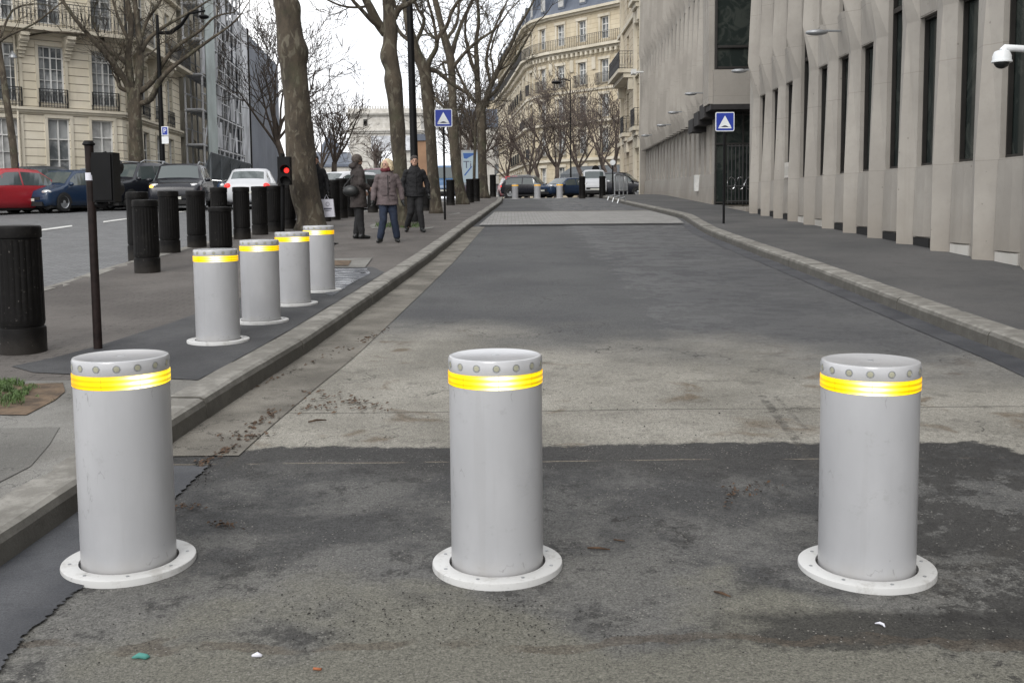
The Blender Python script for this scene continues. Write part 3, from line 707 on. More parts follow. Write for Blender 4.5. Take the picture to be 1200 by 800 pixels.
mb.f += [[0, 1, 2, 3], [nn * 4 + 3, nn * 4 + 2, nn * 4 + 1, nn * 4]]; mb.mi += [0, 0]
mb.build('sheeting', 'tarp', hT)
mb = MB()
for i in range(2): Ct.box(mb, -.05 + i * 4.4, .15 + i * 4.4, 1, 13.6, .8, .95)
mb.build('mast', 'black_paint', hT)
mb = MB(); Ct.box(mb, .2, 4.3, 1.2, 13.5, .82, .86); mb.build('netting', 'net', hT)
mb = MB(); Ct.box(mb, 22.1, 30, 1, 5.5, -5, .2); Ct.box(mb, 22.1, 30.2, 5.5, 5.8, -5.2, .4); tag(mb.build('low_house', 'stone_beige'), 'small pale house just beyond the blue grey sheeting', 'building')
# hoarding leaning out over the works
mb = MB(); p0 = at(247, 178, 45); p1 = at(294, 192, 52)
for i in range(9):
    a = p0.lerp(p1, i / 9); b_ = p0.lerp(p1, (i + .93) / 9); d_ = V(-.9, .1, -1.9)
    mb.hexa([a + d_, b_ + d_, b_ + d_ + V(.05, .05, -.03), a + d_ + V(.05, .05, -.03), a, b_, b_ + V(.05, .05, -.03), a + V(.05, .05, -.03)])
hp = mb.build('panel', 'hoarding'); hr = empty('hoarding', (p0.x, p0.y, gz(p0.x, p0.y)), 0, 'slanting grey hoarding of metal panels at the foot of the scaffold', 'hoarding')
hp.parent = hr; hp.matrix_parent_inverse = Matrix.Translation(-Vector(hr.location))
mb = MB()
for i in range(5): a = p0.lerp(p1, i / 4.2); mb.tube([V(a.x - .1, a.y + .2, gz(a.x, a.y)), a + V(-.05, .1, -.1)], .05, 6)
mb.build('post', 'hoarding', hr)

# ---- triumphal arch far off
arc = empty('triumphal_arch', (-52, 500, 1.5), 0, 'huge pale stone arch with a flat attic far behind the pedestrians', 'monument')
ax = lambda px: (px - 600) / 1200 * 500
xa0, xa1 = ax(410), ax(499)
mb = MB(); zt = 48.5
w_ = xa1 - xa0
for (x0, x1) in ((xa0 + 1.2, xa0 + w_ * .34), (xa0 + w_ * .66, xa1 - 1.2)): mb.box(x0, x1, 500, 522, 1.5, 30)
mb.box(xa0 + 1.2, xa1 - 1.2, 500, 522, 30, 35.5)
mb.box(xa0 + 1.2, xa1 - 1.2, 500.4, 521.6, 37.1, 43.9)
c0, c1 = xa0 + w_ * .34, xa0 + w_ * .66; cx = (c0 + c1) / 2; rr = (c1 - c0) / 2
for k in range(12):
    a0, a1 = math.pi * k / 12, math.pi * (k + 1) / 12
    za, zb = 21 + 8.6 * math.sin(a0), 21 + 8.6 * math.sin(a1); x0, x1 = cx + rr * math.cos(a0), cx + rr * math.cos(a1)
    mb.hexa([V(x1, 500.02, zb), V(x0, 500.02, za), V(x0, 521.9, za), V(x1, 521.9, zb), V(x1, 500.02, 29.99), V(x0, 500.02, 29.99), V(x0, 521.9, 29.99), V(x1, 521.9, 29.99)])
mb.build('pier', 'stone_arch', arc)
mb = MB()
for z0, z1, e in ((35.5, 36.4, .9), (36.4, 37.1, 1.6), (43.9, 44.6, .8), (44.6, 45.3, 1.5), (45.3, 47.2, .3), (28.6, 29.6, .6)): mb.box(xa0 + 1.2 - e, xa1 - 1.2 + e, 500 - e, 522 + e, z0, z1)
for k in range(28): x = lerp(xa0 + 1, xa1 - 1.6, k / 27); mb.box(x, x + .6, 499.8, 500.6, 47.2, 48.4)
mb.build('cornice', 'stone_arch', arc)
for k in range(6): x = lerp(xa0 + 3, xa1 - 4, k / 5); mb = MB(); mb.tube([V(x, 499.9, 40.5), V(x, 500.5, 40.5)], .8, 12); mb.build('medallion', 'stone_arch', arc)
mb = MB(); mb.box(xa0 + 8.2, xa0 + 10, 499.9, 500.6, 39.2, 42.2); mb.build('attic_window', 'bronze_dark', arc)
for bx_ in ((xa0 + 3.2, xa0 + 9.5, 499.5, 22, 29), (xa0 + w_ * .7, xa1 - 2.8, 499.5, 22, 29), (xa0 + 3.4, xa0 + 9.3, 498.8, 8, 19), (xa0 + w_ * .72, xa1 - 3, 498.8, 8, 19)):
    mb = MB(); mb.box(bx_[0], bx_[1], bx_[2], 500.1, bx_[3], bx_[4]); mb.build('relief', 'stone_arch', arc)
mb = MB(); mb.box(xa0 + 12, xa1 - 2, 497.5, 498, 27, 34); mb.build('repair_sheet', 'net', arc)
# brown brick end house to the right of the arch
hb = empty('brick_house', (-12, 130, 1.5), 0, 'narrow brown brick house glimpsed right of the arch behind the lamp post', 'building')
mb = MB(); p = at(487, 165, 130); q = at(500, 165, 130); mb.box(p.x, q.x, 130, 140, 1.5, p.z); mb.build('wall', 'brick_far', hb)
mb = MB(); mb.box(p.x - .2, q.x + .2, 129.8, 140, p.z, p.z + .8); mb.build('roof', 'zinc', hb)
# far pale houses between the tree trunks and beside the corner building
for i, (x0, x1, yt, Y_, mt, lab) in enumerate(((536, 596, 150, 175, 'stone_arch', 'distant pale stone house behind the lit poster panel'), (570, 597, 118, 190, 'stone_far', 'tall distant cream house just left of the round corner building'), (352, 409, 196, 220, 'stone_arch', 'low distant pale house with a dome left of the arch'))):
    h_ = empty('distant_house', (at(x0, 200, Y_).x, Y_, 1.5), 0, lab, 'building')
    p, q = at(x0, yt, Y_), at(x1, yt, Y_); F_ = Fac((p.x, Y_), (1, 0), -1); W_ = q.x - p.x
    ops = [(u, u + 1.2, z, z + 2) for u in [1 + 2.6 * k for k in range(int(W_ / 2.6))] for z in [2.5 + 3.3 * k for k in range(int((p.z - 4) / 3.3) + 1)] if z + 2 < p.z]
    mb = MB(); F_.wall(mb, 0, W_, .9, p.z, ops, .4); F_.box(mb, 0, W_, .9, p.z, -9, -.42); mb.build('wall', mt, h_)
    mb = MB(); F_.box(mb, -.3, W_ + .3, p.z, p.z + .5, -9, .4); r0 = [F_.P(-.2, p.z + .5, .2), F_.P(W_ + .2, p.z + .5, .2), F_.P(W_ + .2, p.z + .5, -9), F_.P(-.2, p.z + .5, -9)]; r1 = [F_.P(.8, p.z + 3.2, -1.3), F_.P(W_ - .8, p.z + 3.2, -1.3), F_.P(W_ - .8, p.z + 3.2, -8), F_.P(.8, p.z + 3.2, -8)]; mb.hexa(r0 + r1)
    if i == 2: c_ = at(384, 190, Y_); mb.lathe([(2.2, p.z), (2.2, p.z + 3), (1.8, p.z + 5), (.8, p.z + 6.4), (.2, p.z + 7.5)], 12, (c_.x, Y_ + 4, 0))
    mb.build('roof', 'zinc', h_)
    mb = MB()
    for (a, b_, c_, d_) in ops: F_.box(mb, a, b_, c_, d_, -.41, -.3)
    mb.build('window_glass', 'glass_dark', h_)

# ---- round-cornered apartment house across the junction
hH = empty('apartment_house', (2.8, 120, 1.5), 0, 'cream stone apartment house with slate mansard and iron balconies across the junction', 'building')
pts2 = [(-2.0, 172), (.2, 150), (1.6, 132), (2.1, 125), (3.0, 121), (4.6, 118.2), (13.5, 107.6), (21, 98.6)]
FL = [(3.2, 6.0), (7.2, 9.4), (10.3, 12.3), (13.6, 15.8), (16.9, 19.0)]
FL = [(2.2, 5.2), (6.6, 9.2), (10.4, 12.8), (14.1, 16.5), (18.7, 21.0)]
wall = MB(); trim = MB(); inner = MB(); nwin = 0
railobj = []
roof = MB()
for si, (a, b_) in enumerate(zip(pts2, pts2[1:])):
    L = math.hypot(b_[0] - a[0], b_[1] - a[1]); F_ = Fac(a, (b_[0] - a[0], b_[1] - a[1]), -1)
    if L > 8: nb = int(L / 3.4); us = [L * (k + .5) / nb for k in range(nb)]
    elif L > 3: us = [L / 2]
    else: us = []
    ops = [(u - .6, u + .6, z0, z1) for u in us for z0, z1 in FL]
    F_.wall(wall, 0, L, .9, 21.9, ops, .35); F_.box(inner, .0, L, .9, 21.8, -6, -.42)
    for z0, z1, o1 in ((5.8, 6.1, .35), (9.9, 10.15, .45), (13.35, 13.6, .18), (17.6, 17.85, .3), (17.852, 18.15, .8), (21.7, 21.92, .35), (21.922, 22.2, .7)): F_.box(trim, -.15, L + .15, z0, z1, -.02, o1)
    if L > 2:
        for k in range(int(L / .75)): F_.box(trim, k * .75 + .1, k * .75 + .4, 17.2, 17.6, -.02, .5)
    F_.rail(hH, 0, L, 18.15, 1.15, .72, 0, .28, dense=False)
    if si in (2, 3, 4, 5, 6): F_.rail(hH, 0, L, 10.15, 1.1, .4, 0, .3, dense=False)
    for u in us:
        for fi, (z0, z1) in enumerate(FL):
            if si >= 1:
                F_.window(hH, u - .6, u + .6, z0, z1, o=-.25, cols=2, rows=3, fw=.09)
            if fi in (1, 3) and si >= 1: F_.rail(hH, u - .85, u + .85, z0 - .3, 1.25, .55, 1, .16, dense=False)
            F_.box(trim, u - .85, u - .62, z0, z1, -.02, .07); F_.box(trim, u + .62, u + .85, z0, z1, -.02, .07); F_.box(trim, u - .9, u + .9, z1, z1 + .3, -.02, .14)
        for du in (-1.55,): F_.box(trim, u + du - .28, u + du + .28, 15.6, 16.9, -.02, .16)
    A0, A1 = F_.P(0, 22.2, .1), F_.P(L, 22.2, .1); B0, B1 = F_.P(0, 26.6, -1.9), F_.P(L, 26.6, -1.9); C0, C1 = F_.P(0, 27.4, -6), F_.P(L, 27.4, -6)
    roof.add([A0, A1, B1, B0, C1, C0], [(0, 1, 2, 3), (3, 2, 4, 5)])
    for u in us:
        w_ = MB(); F_.box(w_, u - .55, u + .55, 22.8, 25.0, -1.2, -.1); d_ = w_.build('dormer', 'zinc', hH)
        w_ = MB(); F_.box(w_, u - .42, u + .42, 23.0, 24.8, -.099, -.05); w_.build('pane', 'curtain', d_)
wall.build('wall', 'stone_far', hH); trim.build('cornice', 'stone_trim', hH); inner.build('inner_wall', 'dark_gap', hH); roof.build('roof', 'zinc', hH)
for u, h_ in ((1.0, 5.5), (3.2, 4.5)):
    w_ = MB(); w_.box(3 + u * .7, 4.4 + u * .7, 123, 125, 24, 24 + h_); w_.build('chimney', 'stone_beige', hH)
mb = MB(); F_ = Fac(pts2[5], (pts2[6][0] - pts2[5][0], pts2[6][1] - pts2[5][1]), -1)
mb.hexa([F_.P(3.5, 5.1, .05), F_.P(13, 5.1, .05), F_.P(13, 4.2, 1.8), F_.P(3.5, 4.2, 1.8), F_.P(3.5, 5.2, .05), F_.P(13, 5.2, .05), F_.P(13, 4.35, 1.8), F_.P(3.5, 4.35, 1.8)])
F_.box(mb, 3.5, 13, 3.5, 4.2, 1.74, 1.79); mb.build('awning', 'awning', hH)

# ---- cream house at the right beyond the concrete building
hC = empty('balcony_house', (BX(66), 66, 1.5), 0, 'tall cream stone house with carved balconies right beside the far end of the concrete building', 'building')
Cf = Fac((BX(59.3) - .02, 59.3), (.0, 1), 1)
ops = [(u, u + 1.1, z, z + 2.2) for u in (1.2, 4.0, 7.0, 10) for z in (2.4, 6, 9.6, 13.2, 16.8)]
mb = MB(); Cf.wall(mb, 0, 12.5, 1, 22, ops, .3); Cf.box(mb, -.01, 12.4, 1, 22, -8, -.35)
e = Cf.P(0, 1, 0); mb.build('wall', 'stone_beige', hC)
for (a, b_, c_, d_) in ops: Cf.window(hC, a, b_, c_, d_, o=-.2)
for u, z, dd, ln in ((3.2, 9.2, 1.0, 6.5), (.7, 5.6, .4, 2.0), (6.5, 5.6, .4, 2.0), (.6, 12.9, .45, 2.1), (3.6, 16.4, .8, 6)):
    mb = MB(); Cf.box(mb, u, u + ln, z - .22, z, 0, dd + .08); Cf.box(mb, u + .1, u + ln - .1, z - .5, z - .22, 0, dd * .75); Cf.box(mb, u + .2, u + .7, z - 1.2, z - .5, 0, dd * .45); Cf.box(mb, u + ln - .7, u + ln - .2, z - 1.2, z - .5, 0, dd * .45)
    mb.build('balcony', 'stone_trim', hC); Cf.rail(hC, u + .05, u + ln - .05, z, 1.05, dd, 1, .16)
mb = MB()
for z in (5, 8.6, 12.3, 15.9, 19.6): Cf.box(mb, -.05, 12.6, z, z + .25, -.01, .16)
mb.tube([Cf.P(.25, z, .12) for z in (1.5, 22)], .07, 8); Cf.box(mb, 2.6, 3.0, 1.5, 20, -.01, .22); Cf.box(mb, 9.9, 9.99, 1.5, 20, -.01, .22); mb.build('cornice', 'stone_trim', hC)

# ---- concrete building on the right
hB = empty('concrete_building', (BX(20), 20, gz(6, 20)), 0, 'grey concrete office building with narrow slit windows along the right pavement', 'building')
K = Fac((BX(0), 0), (.03, 1), 1)
kl = math.hypot(1, .03)
SILL, TOP, SILL2, TOP2, SILL3, TOP3 = 1.73, 3.98, 4.83, 9.0, 9.9, 14
WA, WB = .40, .28
slots = []; bays = []; yk = 1.0
k = 0; yk = 12.85 - 1.45 * 8
while yk < 28.3:
    # tall slots at 17.1 and 22.9, 11.3, 5.5
    s_ = min(abs(yk - t) for t in (17.1 + .1, 22.9 + .1, 11.3 + .1, 5.5 + .1)) < .55
    bays.append((yk, s_)); yk += 1.45
ops = []
for y_, s_ in bays:
    if s_: ops.append((y_ - WA, y_ + WB, SILL, TOP3))
    else: ops += [(y_ - WA, y_ + WB, SILL, TOP), (y_ - WA, y_ + WB, SILL2, TOP2), (y_ - WA, y_ + WB, SILL3, TOP3)]
mb = MB(); K.wall(mb, -3, 28.95, -.4, 16, ops, .14)
# piers: shallow angled fins whose depth changes with height
def fin(mb, u0, u1, zs, near, farr):
    P_ = K.P; k = len(mb.v)
    for z, a, b_ in zip(zs, near, farr): mb.v += [P_(u0, z, .001), P_(u0 + (u1 - u0) * .34, z, a), P_(u1 - .02, z, b_), P_(u1, z, .001)]
    for i in range(len(zs) - 1):
        for j in range(3): q = k + i * 4 + j; mb.f.append([q, q + 1, q + 5, q + 4]); mb.mi.append(mb.cur)
    mb.f.append([k, k + 1, k + 2, k + 3]); mb.mi.append(mb.cur); q = k + 4 * (len(zs) - 1); mb.f.append([q, q + 1, q + 2, q + 3]); mb.mi.append(mb.cur)
for y_, s_ in bays:
    fin(mb, y_ + WB + .01, y_ + 1.45 - WA - .01, (-.4, 1.7, 3.95, 4.9, 9.0, 9.9, 15.9), (.20, .20, .11, .28, .10, .28, .10), (.03, .03, .012, .05, .012, .05, .012))
    if not s_: fin(mb, y_ - WA, y_ + WB, (4.0, 4.78), (.01, .10), (.01, .04)); fin(mb, y_ - WA, y_ + WB, (9.02, 9.86), (.01, .10), (.01, .04))
    g_ = gz(6, y_) + KERB
    fin(mb, y_ - WA, y_ + WB, (g_ + .15, SILL - .02), (.05, .03), (.045, .025))
fb = 28.95
cw = mb.build('wall', 'concrete', hB)
mb = MB(); K.box(mb, -3, fb - .02, -.4, 15.9, -9, -.18); mb.build('inner_wall', 'dark_gap', hB)
for i, (y_, s_) in enumerate(bays):
    for (a, b_, c_, d_) in ([(y_ - WA, y_ + WB, SILL, TOP3)] if s_ else [(y_ - WA, y_ + WB, SILL, TOP), (y_ - WA, y_ + WB, SILL2, TOP2)]):
        mb = MB(); o = -.11
        for (x0, x1, z0, z1) in ((a + .001, a + .03, c_, d_), (b_ - .03, b_ - .001, c_, d_), (a + .03, b_ - .03, c_ + .001, c_ + .04), (a + .03, b_ - .03, d_ - .04, d_ - .001)): K.box(mb, x0, x1, z0, z1, o - .02, o + .04)
        if s_:
            for z in (4.3, 9.4): K.box(mb, a + .03, b_ - .03, z, z + .08, o - .02, o + .04)
        w_ = mb.build('window', 'bronze_dark', hB); mb = MB(); K.box(mb, a + .002, b_ - .002, c_ + .002, d_ - .002, o - .05, o - .03); mb.build('pane', 'glass_green', w_)
    g_ = gz(6, y_) + KERB
    mb = MB(); K.box(mb, y_ - WA + .02, y_ + WB - .02, g_ - .05, g_ + .13, .0, .035); mb.build('basement_vent', 'stone_arch' if y_ < 15.5 or 21 < y_ < 24 else 'dark_gap', hB)
mb = MB(); K.box(mb, 23.9, 24.25, 1.75, 2.1, .06, .12); mb.build('notice_plate', 'stone_arch', hB)
# entrance recess
e0, e1 = 28.95, 34.6
mb = MB()
K.box(mb, e0, e0 + .3, .6, 14, -3.2, -.301); 
K.box(mb, e1 + .5, e1 + .8, .6, 14, -3.2, -.25)
mb.build('entrance_wall', 'concrete', hB)
mb = MB(); K.box(mb, e0 + .3, e1 + .5, .6, 14, -3.3, -3.21); mb.build('entrance_back', 'glass_green', hB)
q_ = K.P(e1 + .49, 0, -.02); E = Fac((q_.x, q_.y), (-K.n.x, -K.n.y), -1); eg = gz(7, 34.8) + KERB
mb = MB(); E.box(mb, .02, 3.1, eg, 4.2, .0, .03); ep = mb.build('entrance_glass', 'glass_green', hB)
mb = MB()
for u in (.02, .34, .95, 1.6, 2.3): E.box(mb, u, u + .05, eg, 4.2, .031, .10)
for z in (eg + .05, 3.12, 4.1): E.box(mb, .02, 3.1, z, z + .06, .032, .09)
mb.build('entrance_frame', 'bronze_dark', hB)
mb = MB()
for k in range(22): u = .40 + k * .125; mb.tube([E.P(u, eg + .03, .5), E.P(u, 3.1, .5)], .018, 5)
for z in (eg + .12, eg + .62, 3.05): mb.tube([E.P(.36, z, .5), E.P(3.1, z, .5)], .022, 5)
gt = mb.build('gate', 'gate_metal', hB)
for k in range(7):
    c_ = E.P(.52 + k * .30, eg + .72, .48); ux = E.P(1, 0, 0) - E.P(0, 0, 0)
    mb = MB(); mb.tube([c_ + ux * .13 * math.cos(t * math.pi / 8) + V(0, 0, .2 * math.sin(t * math.pi / 8)) for t in range(17)], .018, 5); mb.build('gate_ring', 'chrome', gt)
mb = MB(); K.box(mb, e0 + .0, e1 + .8, 14, 16, -3.3, -.01); K.box(mb, e0 + .3, e1 + .5, .4, gz(6.5, 32) + KERB + .02, -3.3, .02); mb.build('lintel', 'concrete', hB)
# far part: overhanging upper volume with fins over a battered base
U0, U1 = 34.0, 59.2; OV = .15
mb = MB(); bays2 = [36.0 + 1.25 * k for k in range(18)]
ops_lo = [(y_, y_ + .4, 2.5, 3.8) for y_ in bays2[1:]]
K.wall(mb, e1 + .8, U1, .6, 4.6, ops_lo, .12, -.16)
K.box(mb, e1 + .8, U1, .6, 15, -8, -.40)
for y_ in bays2: K.box(mb, y_ + .42, y_ + 1.1, 1.9, 4.3, -.17, -.09)
q = [K.P(e1 + .8, .6, -.17), K.P(U1, .9, -.17), K.P(U1, .9, .02), K.P(e1 + .8, .6, .02), K.P(e1 + .8, 2.15, -.17), K.P(U1, 2.4, -.17), K.P(U1, 2.4, -.08), K.P(e1 + .8, 2.15, -.08)]
mb.hexa(q)
# upper wall
ops_up = [(y_ - .08, y_ + .33, z0, z1) for y_ in bays2 for z0, z1 in ((4.95, 8.6), (9.4, 13.0))]
K.wall(mb, 35.4, U1, 4.5, 16, ops_up, .12, OV); K.box(mb, 35.42, U1 - .02, 4.52, 15.9, -.5, OV - .2)
for y_ in bays2:
    P_ = K.P; a, b_ = y_ + .34, y_ + 1.2; k = len(mb.v); zs = (4.1, 4.9, 8.6, 9.4, 13.0, 16); nr = (.06, .24, .08, .24, .08, .08); fr_ = (.01, .03, .01, .03, .01, .01)
    for z, n_, f_ in zip(zs, nr, fr_): mb.v += [P_(a, z, OV - .2), P_(a + .3, z, OV + n_), P_(b_ - .02, z, OV + f_), P_(b_, z, OV - .2)]
    for i in range(len(zs) - 1):
        for j in range(4): q_ = k + i * 4; mb.f.append([q_ + j, q_ + (j + 1) % 4, q_ + 4 + (j + 1) % 4, q_ + 4 + j]); mb.mi.append(0)
    mb.f.append([k, k + 1, k + 2, k + 3]); mb.mi.append(0)
# frontal box above the entrance
K.box(mb, 34.0, 35.41, 4.38, 5.5, -3.3, OV + .02)
for k in range(3): K.box(mb, 34.25 + k * .4, 34.55 + k * .4, 4.42, 15.9, OV - .05, OV + .16)
K.box(mb, 35.0, 35.38, 5.5, 15.9, -.6, OV)
K.box(mb, U1 + .003, U1 + .3, .6, 16, -8, OV + .02)
mb.build('far_wing_wall', 'concrete', hB)
mb = MB()
for k in range(4): u = 33.95 + k * 1.15; z = 4.38 - .16 * k; K.box(mb, u, u + 1.15 + (.0 if k < 3 else 0), z - .17, z + (.0 if k == 0 else .3), -.25 if k else -3.2, OV + .12 + .03 * k)
mb.build('stepped_soffit', 'soffit', hB)
mb = MB(); K.box(mb, 34.1, 34.2, 5.5, 15.9, -3.2, OV - .02); w_ = mb.build('corner_window', 'glass_green', hB)
mb = MB(); [K.box(mb, 34.0, 34.1, 5.5, 15.9, a, a + .07) for a in (-3.2, -1.4, OV - .08)]; [K.box(mb, 34.0, 34.1, z, z + .08, -3.1, OV - .1) for z in (5.52, 6.2)]; mb.build('window_frame', 'bronze_dark', w_)
mb = MB()
for (a, b_, c_, d_) in ops_lo: K.box(mb, a, b_, c_, d_, -.34, -.25)
for (a, b_, c_, d_) in ops_up: K.box(mb, a, b_, c_, d_, OV - .195, OV - .09)
mb.build('slit_glass', 'glass_green', hB)
mb = MB(); K.box(mb, 38.6, 38.8, 1.6, 2.2, -.2, .1); mb.build('meter_box', 'window_white', hB)
mb = MB(); K.box(mb, -3, U1, 16, 16.6, -9, .5); mb.build('roof', 'zinc', hB)
# floodlights on arms
def flood(u, z, o, lab):
    r = empty('floodlight', K.P(u, z, o), 0, lab, 'floodlight', 'floodlights along the concrete wall')
    mb = MB(); mb.tube([K.P(u, z + .02, o - .1), K.P(u, z + .03, o + .2)], .022, 6); mb.build('arm', 'grey_metal', r)
    mb = MB(); c_ = K.P(u, z + .0, o + .36); dr = Vector((K.n.x, K.n.y, 0))
    Mx = Matrix.Rotation(math.atan2(K.n.y, K.n.x), 3, 'Z')
    mb.ico(c_, (.22, .12, .06), Mx, 2); mb.build('lamp_head', 'grey_metal', r, smooth='all')
for px_, py_, u, lab in ((983, 38, 21.2, 'floodlight high on the concrete wall nearest the camera'), (906, 83, 27.9, 'floodlight on the concrete wall just right of the entrance corner'), (826, 110, 36.2, 'floodlight over the stepped canopy edge'), (800, 132, 41, 'small floodlight left of the stepped canopy'), (786, 147, 45, 'second smallest floodlight further down the concrete wall'), (768, 159, 52, 'smallest farthest floodlight on the concrete wall')):
    o = .15 if u < 30 else OV + .1
    if px_ == 983: u = 20.1
    flood(u, at(px_, py_, u).z, o, lab)
r = empty('wall_camera', K.P(56, 8.3, OV), 0, 'small white wall camera near the far corner of the concrete building', 'camera')
mb = MB(); mb.tube([K.P(57, 8.3, OV), K.P(57, 8.3, OV + .6)], .05, 6); mb.build('arm', 'window_white', r)
mb = MB(); K.box(mb, 56.4, 57.1, 8.15, 8.4, OV + .5, OV + .75); mb.build('housing', 'window_white', r)
# dome camera at right edge
Yc = 9.6; c_ = at(1174, 70, Yc)
r = empty('dome_camera', (c_.x, Yc, c_.z - .1), 0, 'white dome security camera on a bracket at the right edge', 'camera')
mb = MB(); rr = 10.5 / 1200 * Yc
mb.lathe([(rr * .62, rr * .95), (rr * .8, rr * .85), (rr * .98, rr * .4), (rr, -.1 * rr), (rr * 1.08, -.12 * rr), (rr * 1.08, -.3 * rr), (rr * .95, -.34 * rr)], 24, c_, True); mb.build('housing', 'sign_white', r, smooth=True)
mb = MB(); mb.lathe([(rr * .8, -.345 * rr), (rr * .78, -.5 * rr), (rr * .6, -.78 * rr), (rr * .3, -.95 * rr), (.01, -rr)], 20, c_); mb.build('dome', 'leather_black', r, smooth='all')
mb = MB(); e = K.P(Yc, c_.z + .05, 0); mb.tube([c_ + V(0, 0, rr * .9), c_ + V(.03, 0, rr * 1.25), c_ + V(.12, 0, rr * 1.2), e + V(0, 0, -.06)], [.032, .034, .032, .04], 10); mb.build('bracket', 'sign_white', r, smooth=True)
mb = MB(); mb.box(e.x - .05, e.x + .02, e.y - .1, e.y + .1, e.z - .2, e.z + .06); mb.build('wall_plate', 'sign_white', r)

# ------------------------------------------------------------------ rising bollards
def fine(prof): return prof
def make_bollard(label):
    r0 = .155; H = .715
    t = empty('rising_bollard', (0, 0, 0), 0, label, 'bollard', 'pale grey rising bollards with yellow bands')
    mb = MB(); mb.lathe([(.150, -.02), (r0, .0), (r0, .622)], 64, caps=False); mb.build('post', 'bollard_paint', t, smooth=True, local=True)
    mb = MB(); mb.lathe([(r0, .667), (r0 + .001, .669), (r0 + .001, .7080), (r0 - .002, .7140), (r0 - .006, .7155), (r0 - .012, .7150), (r0 - .016, .7140), (.0001, .7140)], 64, caps=False)
    cp = mb.build('cap', 'bollard_cap', t, smooth=True, local=True)
    mb = MB(); mb.lathe([(.0115, .7139), (.010, .7148), (.0001, .7148)], 16, caps=False); mb.build('lock_plug', 'grey_metal', cp, local=True)
    mb = MB(); mb.lathe([(r0 - .003, .6215), (r0 + .0025, .625), (r0 + .003, .628), (r0 + .003, .661), (r0 + .0025, .665), (r0 - .003, .668)], 64, caps=False); mb.build('painted_glow_tape', 'painted_glow_tape', t, smooth=True, local=True)
    n_ = 15
    for k in range(n_):
        a = 2 * math.pi * (k + .3) / n_
        M_ = Matrix.Rotation(a, 3, 'Z') @ Matrix.Rotation(R(90), 3, 'Y')
        c_ = V(math.cos(a), math.sin(a), 0) * (r0 + .001) + V(0, 0, 0.6915)
        mb = MB(); mb.lathe([(.0001, .0), (.0125, .0), (.0125, .0006), (.0102, .0008), (.0098, .0003)], 14, c_, False, M=M_); st = mb.build('reflector', 'grey_metal', cp, smooth=True, local=True)
        mb = MB(); mb.lathe([(.0001, .0010), (.006, .0009), (.0092, .0005)], 12, c_, False, M=M_); mb.build('lens', 'lens_amber', st, local=True)
    mb = MB(); mb.lathe([(.163, .0135), (.215, .0145), (.219, .012), (.220, .007), (.220, -.03)], 72, caps=False); mb.lathe([(.163, .0135), (.163, -.02)], 72, caps=False); rg_ = mb.build('base_ring', 'ring_paint', t, smooth=True, local=True)
    mb = MB(); mb.lathe([(.166, -.004), (.149, -.004)], 48, caps=False); mb.build('gap_shade', 'dark_gap', t, local=True)  # black ring stands in for the dark of the open gap
    for k in range(8):
        a = 2 * math.pi * (k + .5) / 8 + .05
        mb = MB(); mb.lathe([(.0058, .0135), (.0058, .0158), (.0001, .0158)], 10, V(math.cos(a), math.sin(a), 0) * .19, False); mb.build('screw', 'grey_metal', rg_, smooth=True, local=True)
    return t
bol = None
NB = [((152, 659), 0, 'banded pale grey bollard at the left front on the tarred gutter strip by the kerb', .30),
      ((583, 661.5), 0, 'banded pale grey bollard in the middle of the front row, on dark asphalt', .0),
      ((1015, 666), 0, 'banded pale grey bollard at the right front on dark asphalt', -.02),
      ((256, 400), KERB, 'banded grey bollard on the pavement nearest the black pole', -.1),
      ((306.5, 377), KERB, 'banded grey bollard on the pavement, second nearest to the black pole', -.15),
      ((344.5, 356.5), KERB, 'banded grey pavement bollard before the thick tree trunk, second from the wet patch', .1),
      ((375, 341), KERB, 'banded grey bollard on the pavement right beside the wet patch', -.3)]
for (p, h, lab, rz) in NB:
    g_ = G(p[0], p[1], h)
    t = make_bollard(lab) if bol is None else copy_tree(bol)
    if bol is None: bol = t
    t['label'] = lab; t.location = V(g_.x, g_.y, g_.z + (.007 if h else .004)) * S
    t.rotation_euler = (0, 0, -math.atan2(g_.x, g_.y) + rz * 1.0); t.scale = (1, 1, .925 if h else (.975 if p[0] > 1000 else 1))
# far white bollards
for px_, lab in ((604, 'small pale bollard at the far street end before the red tail lamp'), (630, 'small pale bollard at the far end, middle of the three'), (656, 'small pale bollard at the far end in front of the blue car')):
    t = copy_tree(bol); g_ = G(px_, 229.3); Y_ = 50; t.location = V((px_ - 600) / 1200 * Y_ + .03, Y_, gz(0, Y_)) * S; t['label'] = lab; t.rotation_euler = (0, 0, 2.9)
# ------------------------------------------------------------------ fat black iron posts
def make_iron(label):
    t = empty('iron_post', (0, 0, 0), 0, label, 'bollard', 'thick black ribbed posts along the avenue kerb')
    r = .155
    fl = lambda th, i: 1 - (.03 if 3 <= i <= 6 and int(th / (2 * math.pi) * 96) % 4 in (0,) else 0)
    mb = MB(); mb.lathe([(r * .96, .20), (r * .96, .205), (r * .985, .225), (r * .98, .25), (r * .975, .5), (r * .965, .80), (r * .975, .812)], 96, caps=False, fn=fl); mb.build('shaft', 'black_iron', t, smooth=True, local=True)
    mb = MB(); mb.lathe([(r * 1.0, -.05), (r * 1.01, .17), (r * .99, .182), (r * .92, .188), (r * .92, .202)], 48, caps=False); mb.build('foot', 'black_iron', t, smooth=True, local=True)
    mb = MB(); mb.lathe([(r * .93, .811), (r * .93, .822), (r * .995, .828), (r * 1.0, .84), (r * 1.0, .893), (r * .985, .905), (r * .94, .912), (r * .5, .917), (.0001, .918)], 48, caps=False); mb.build('cap', 'black_iron', t, smooth=True, local=True)
    return t
iron = None
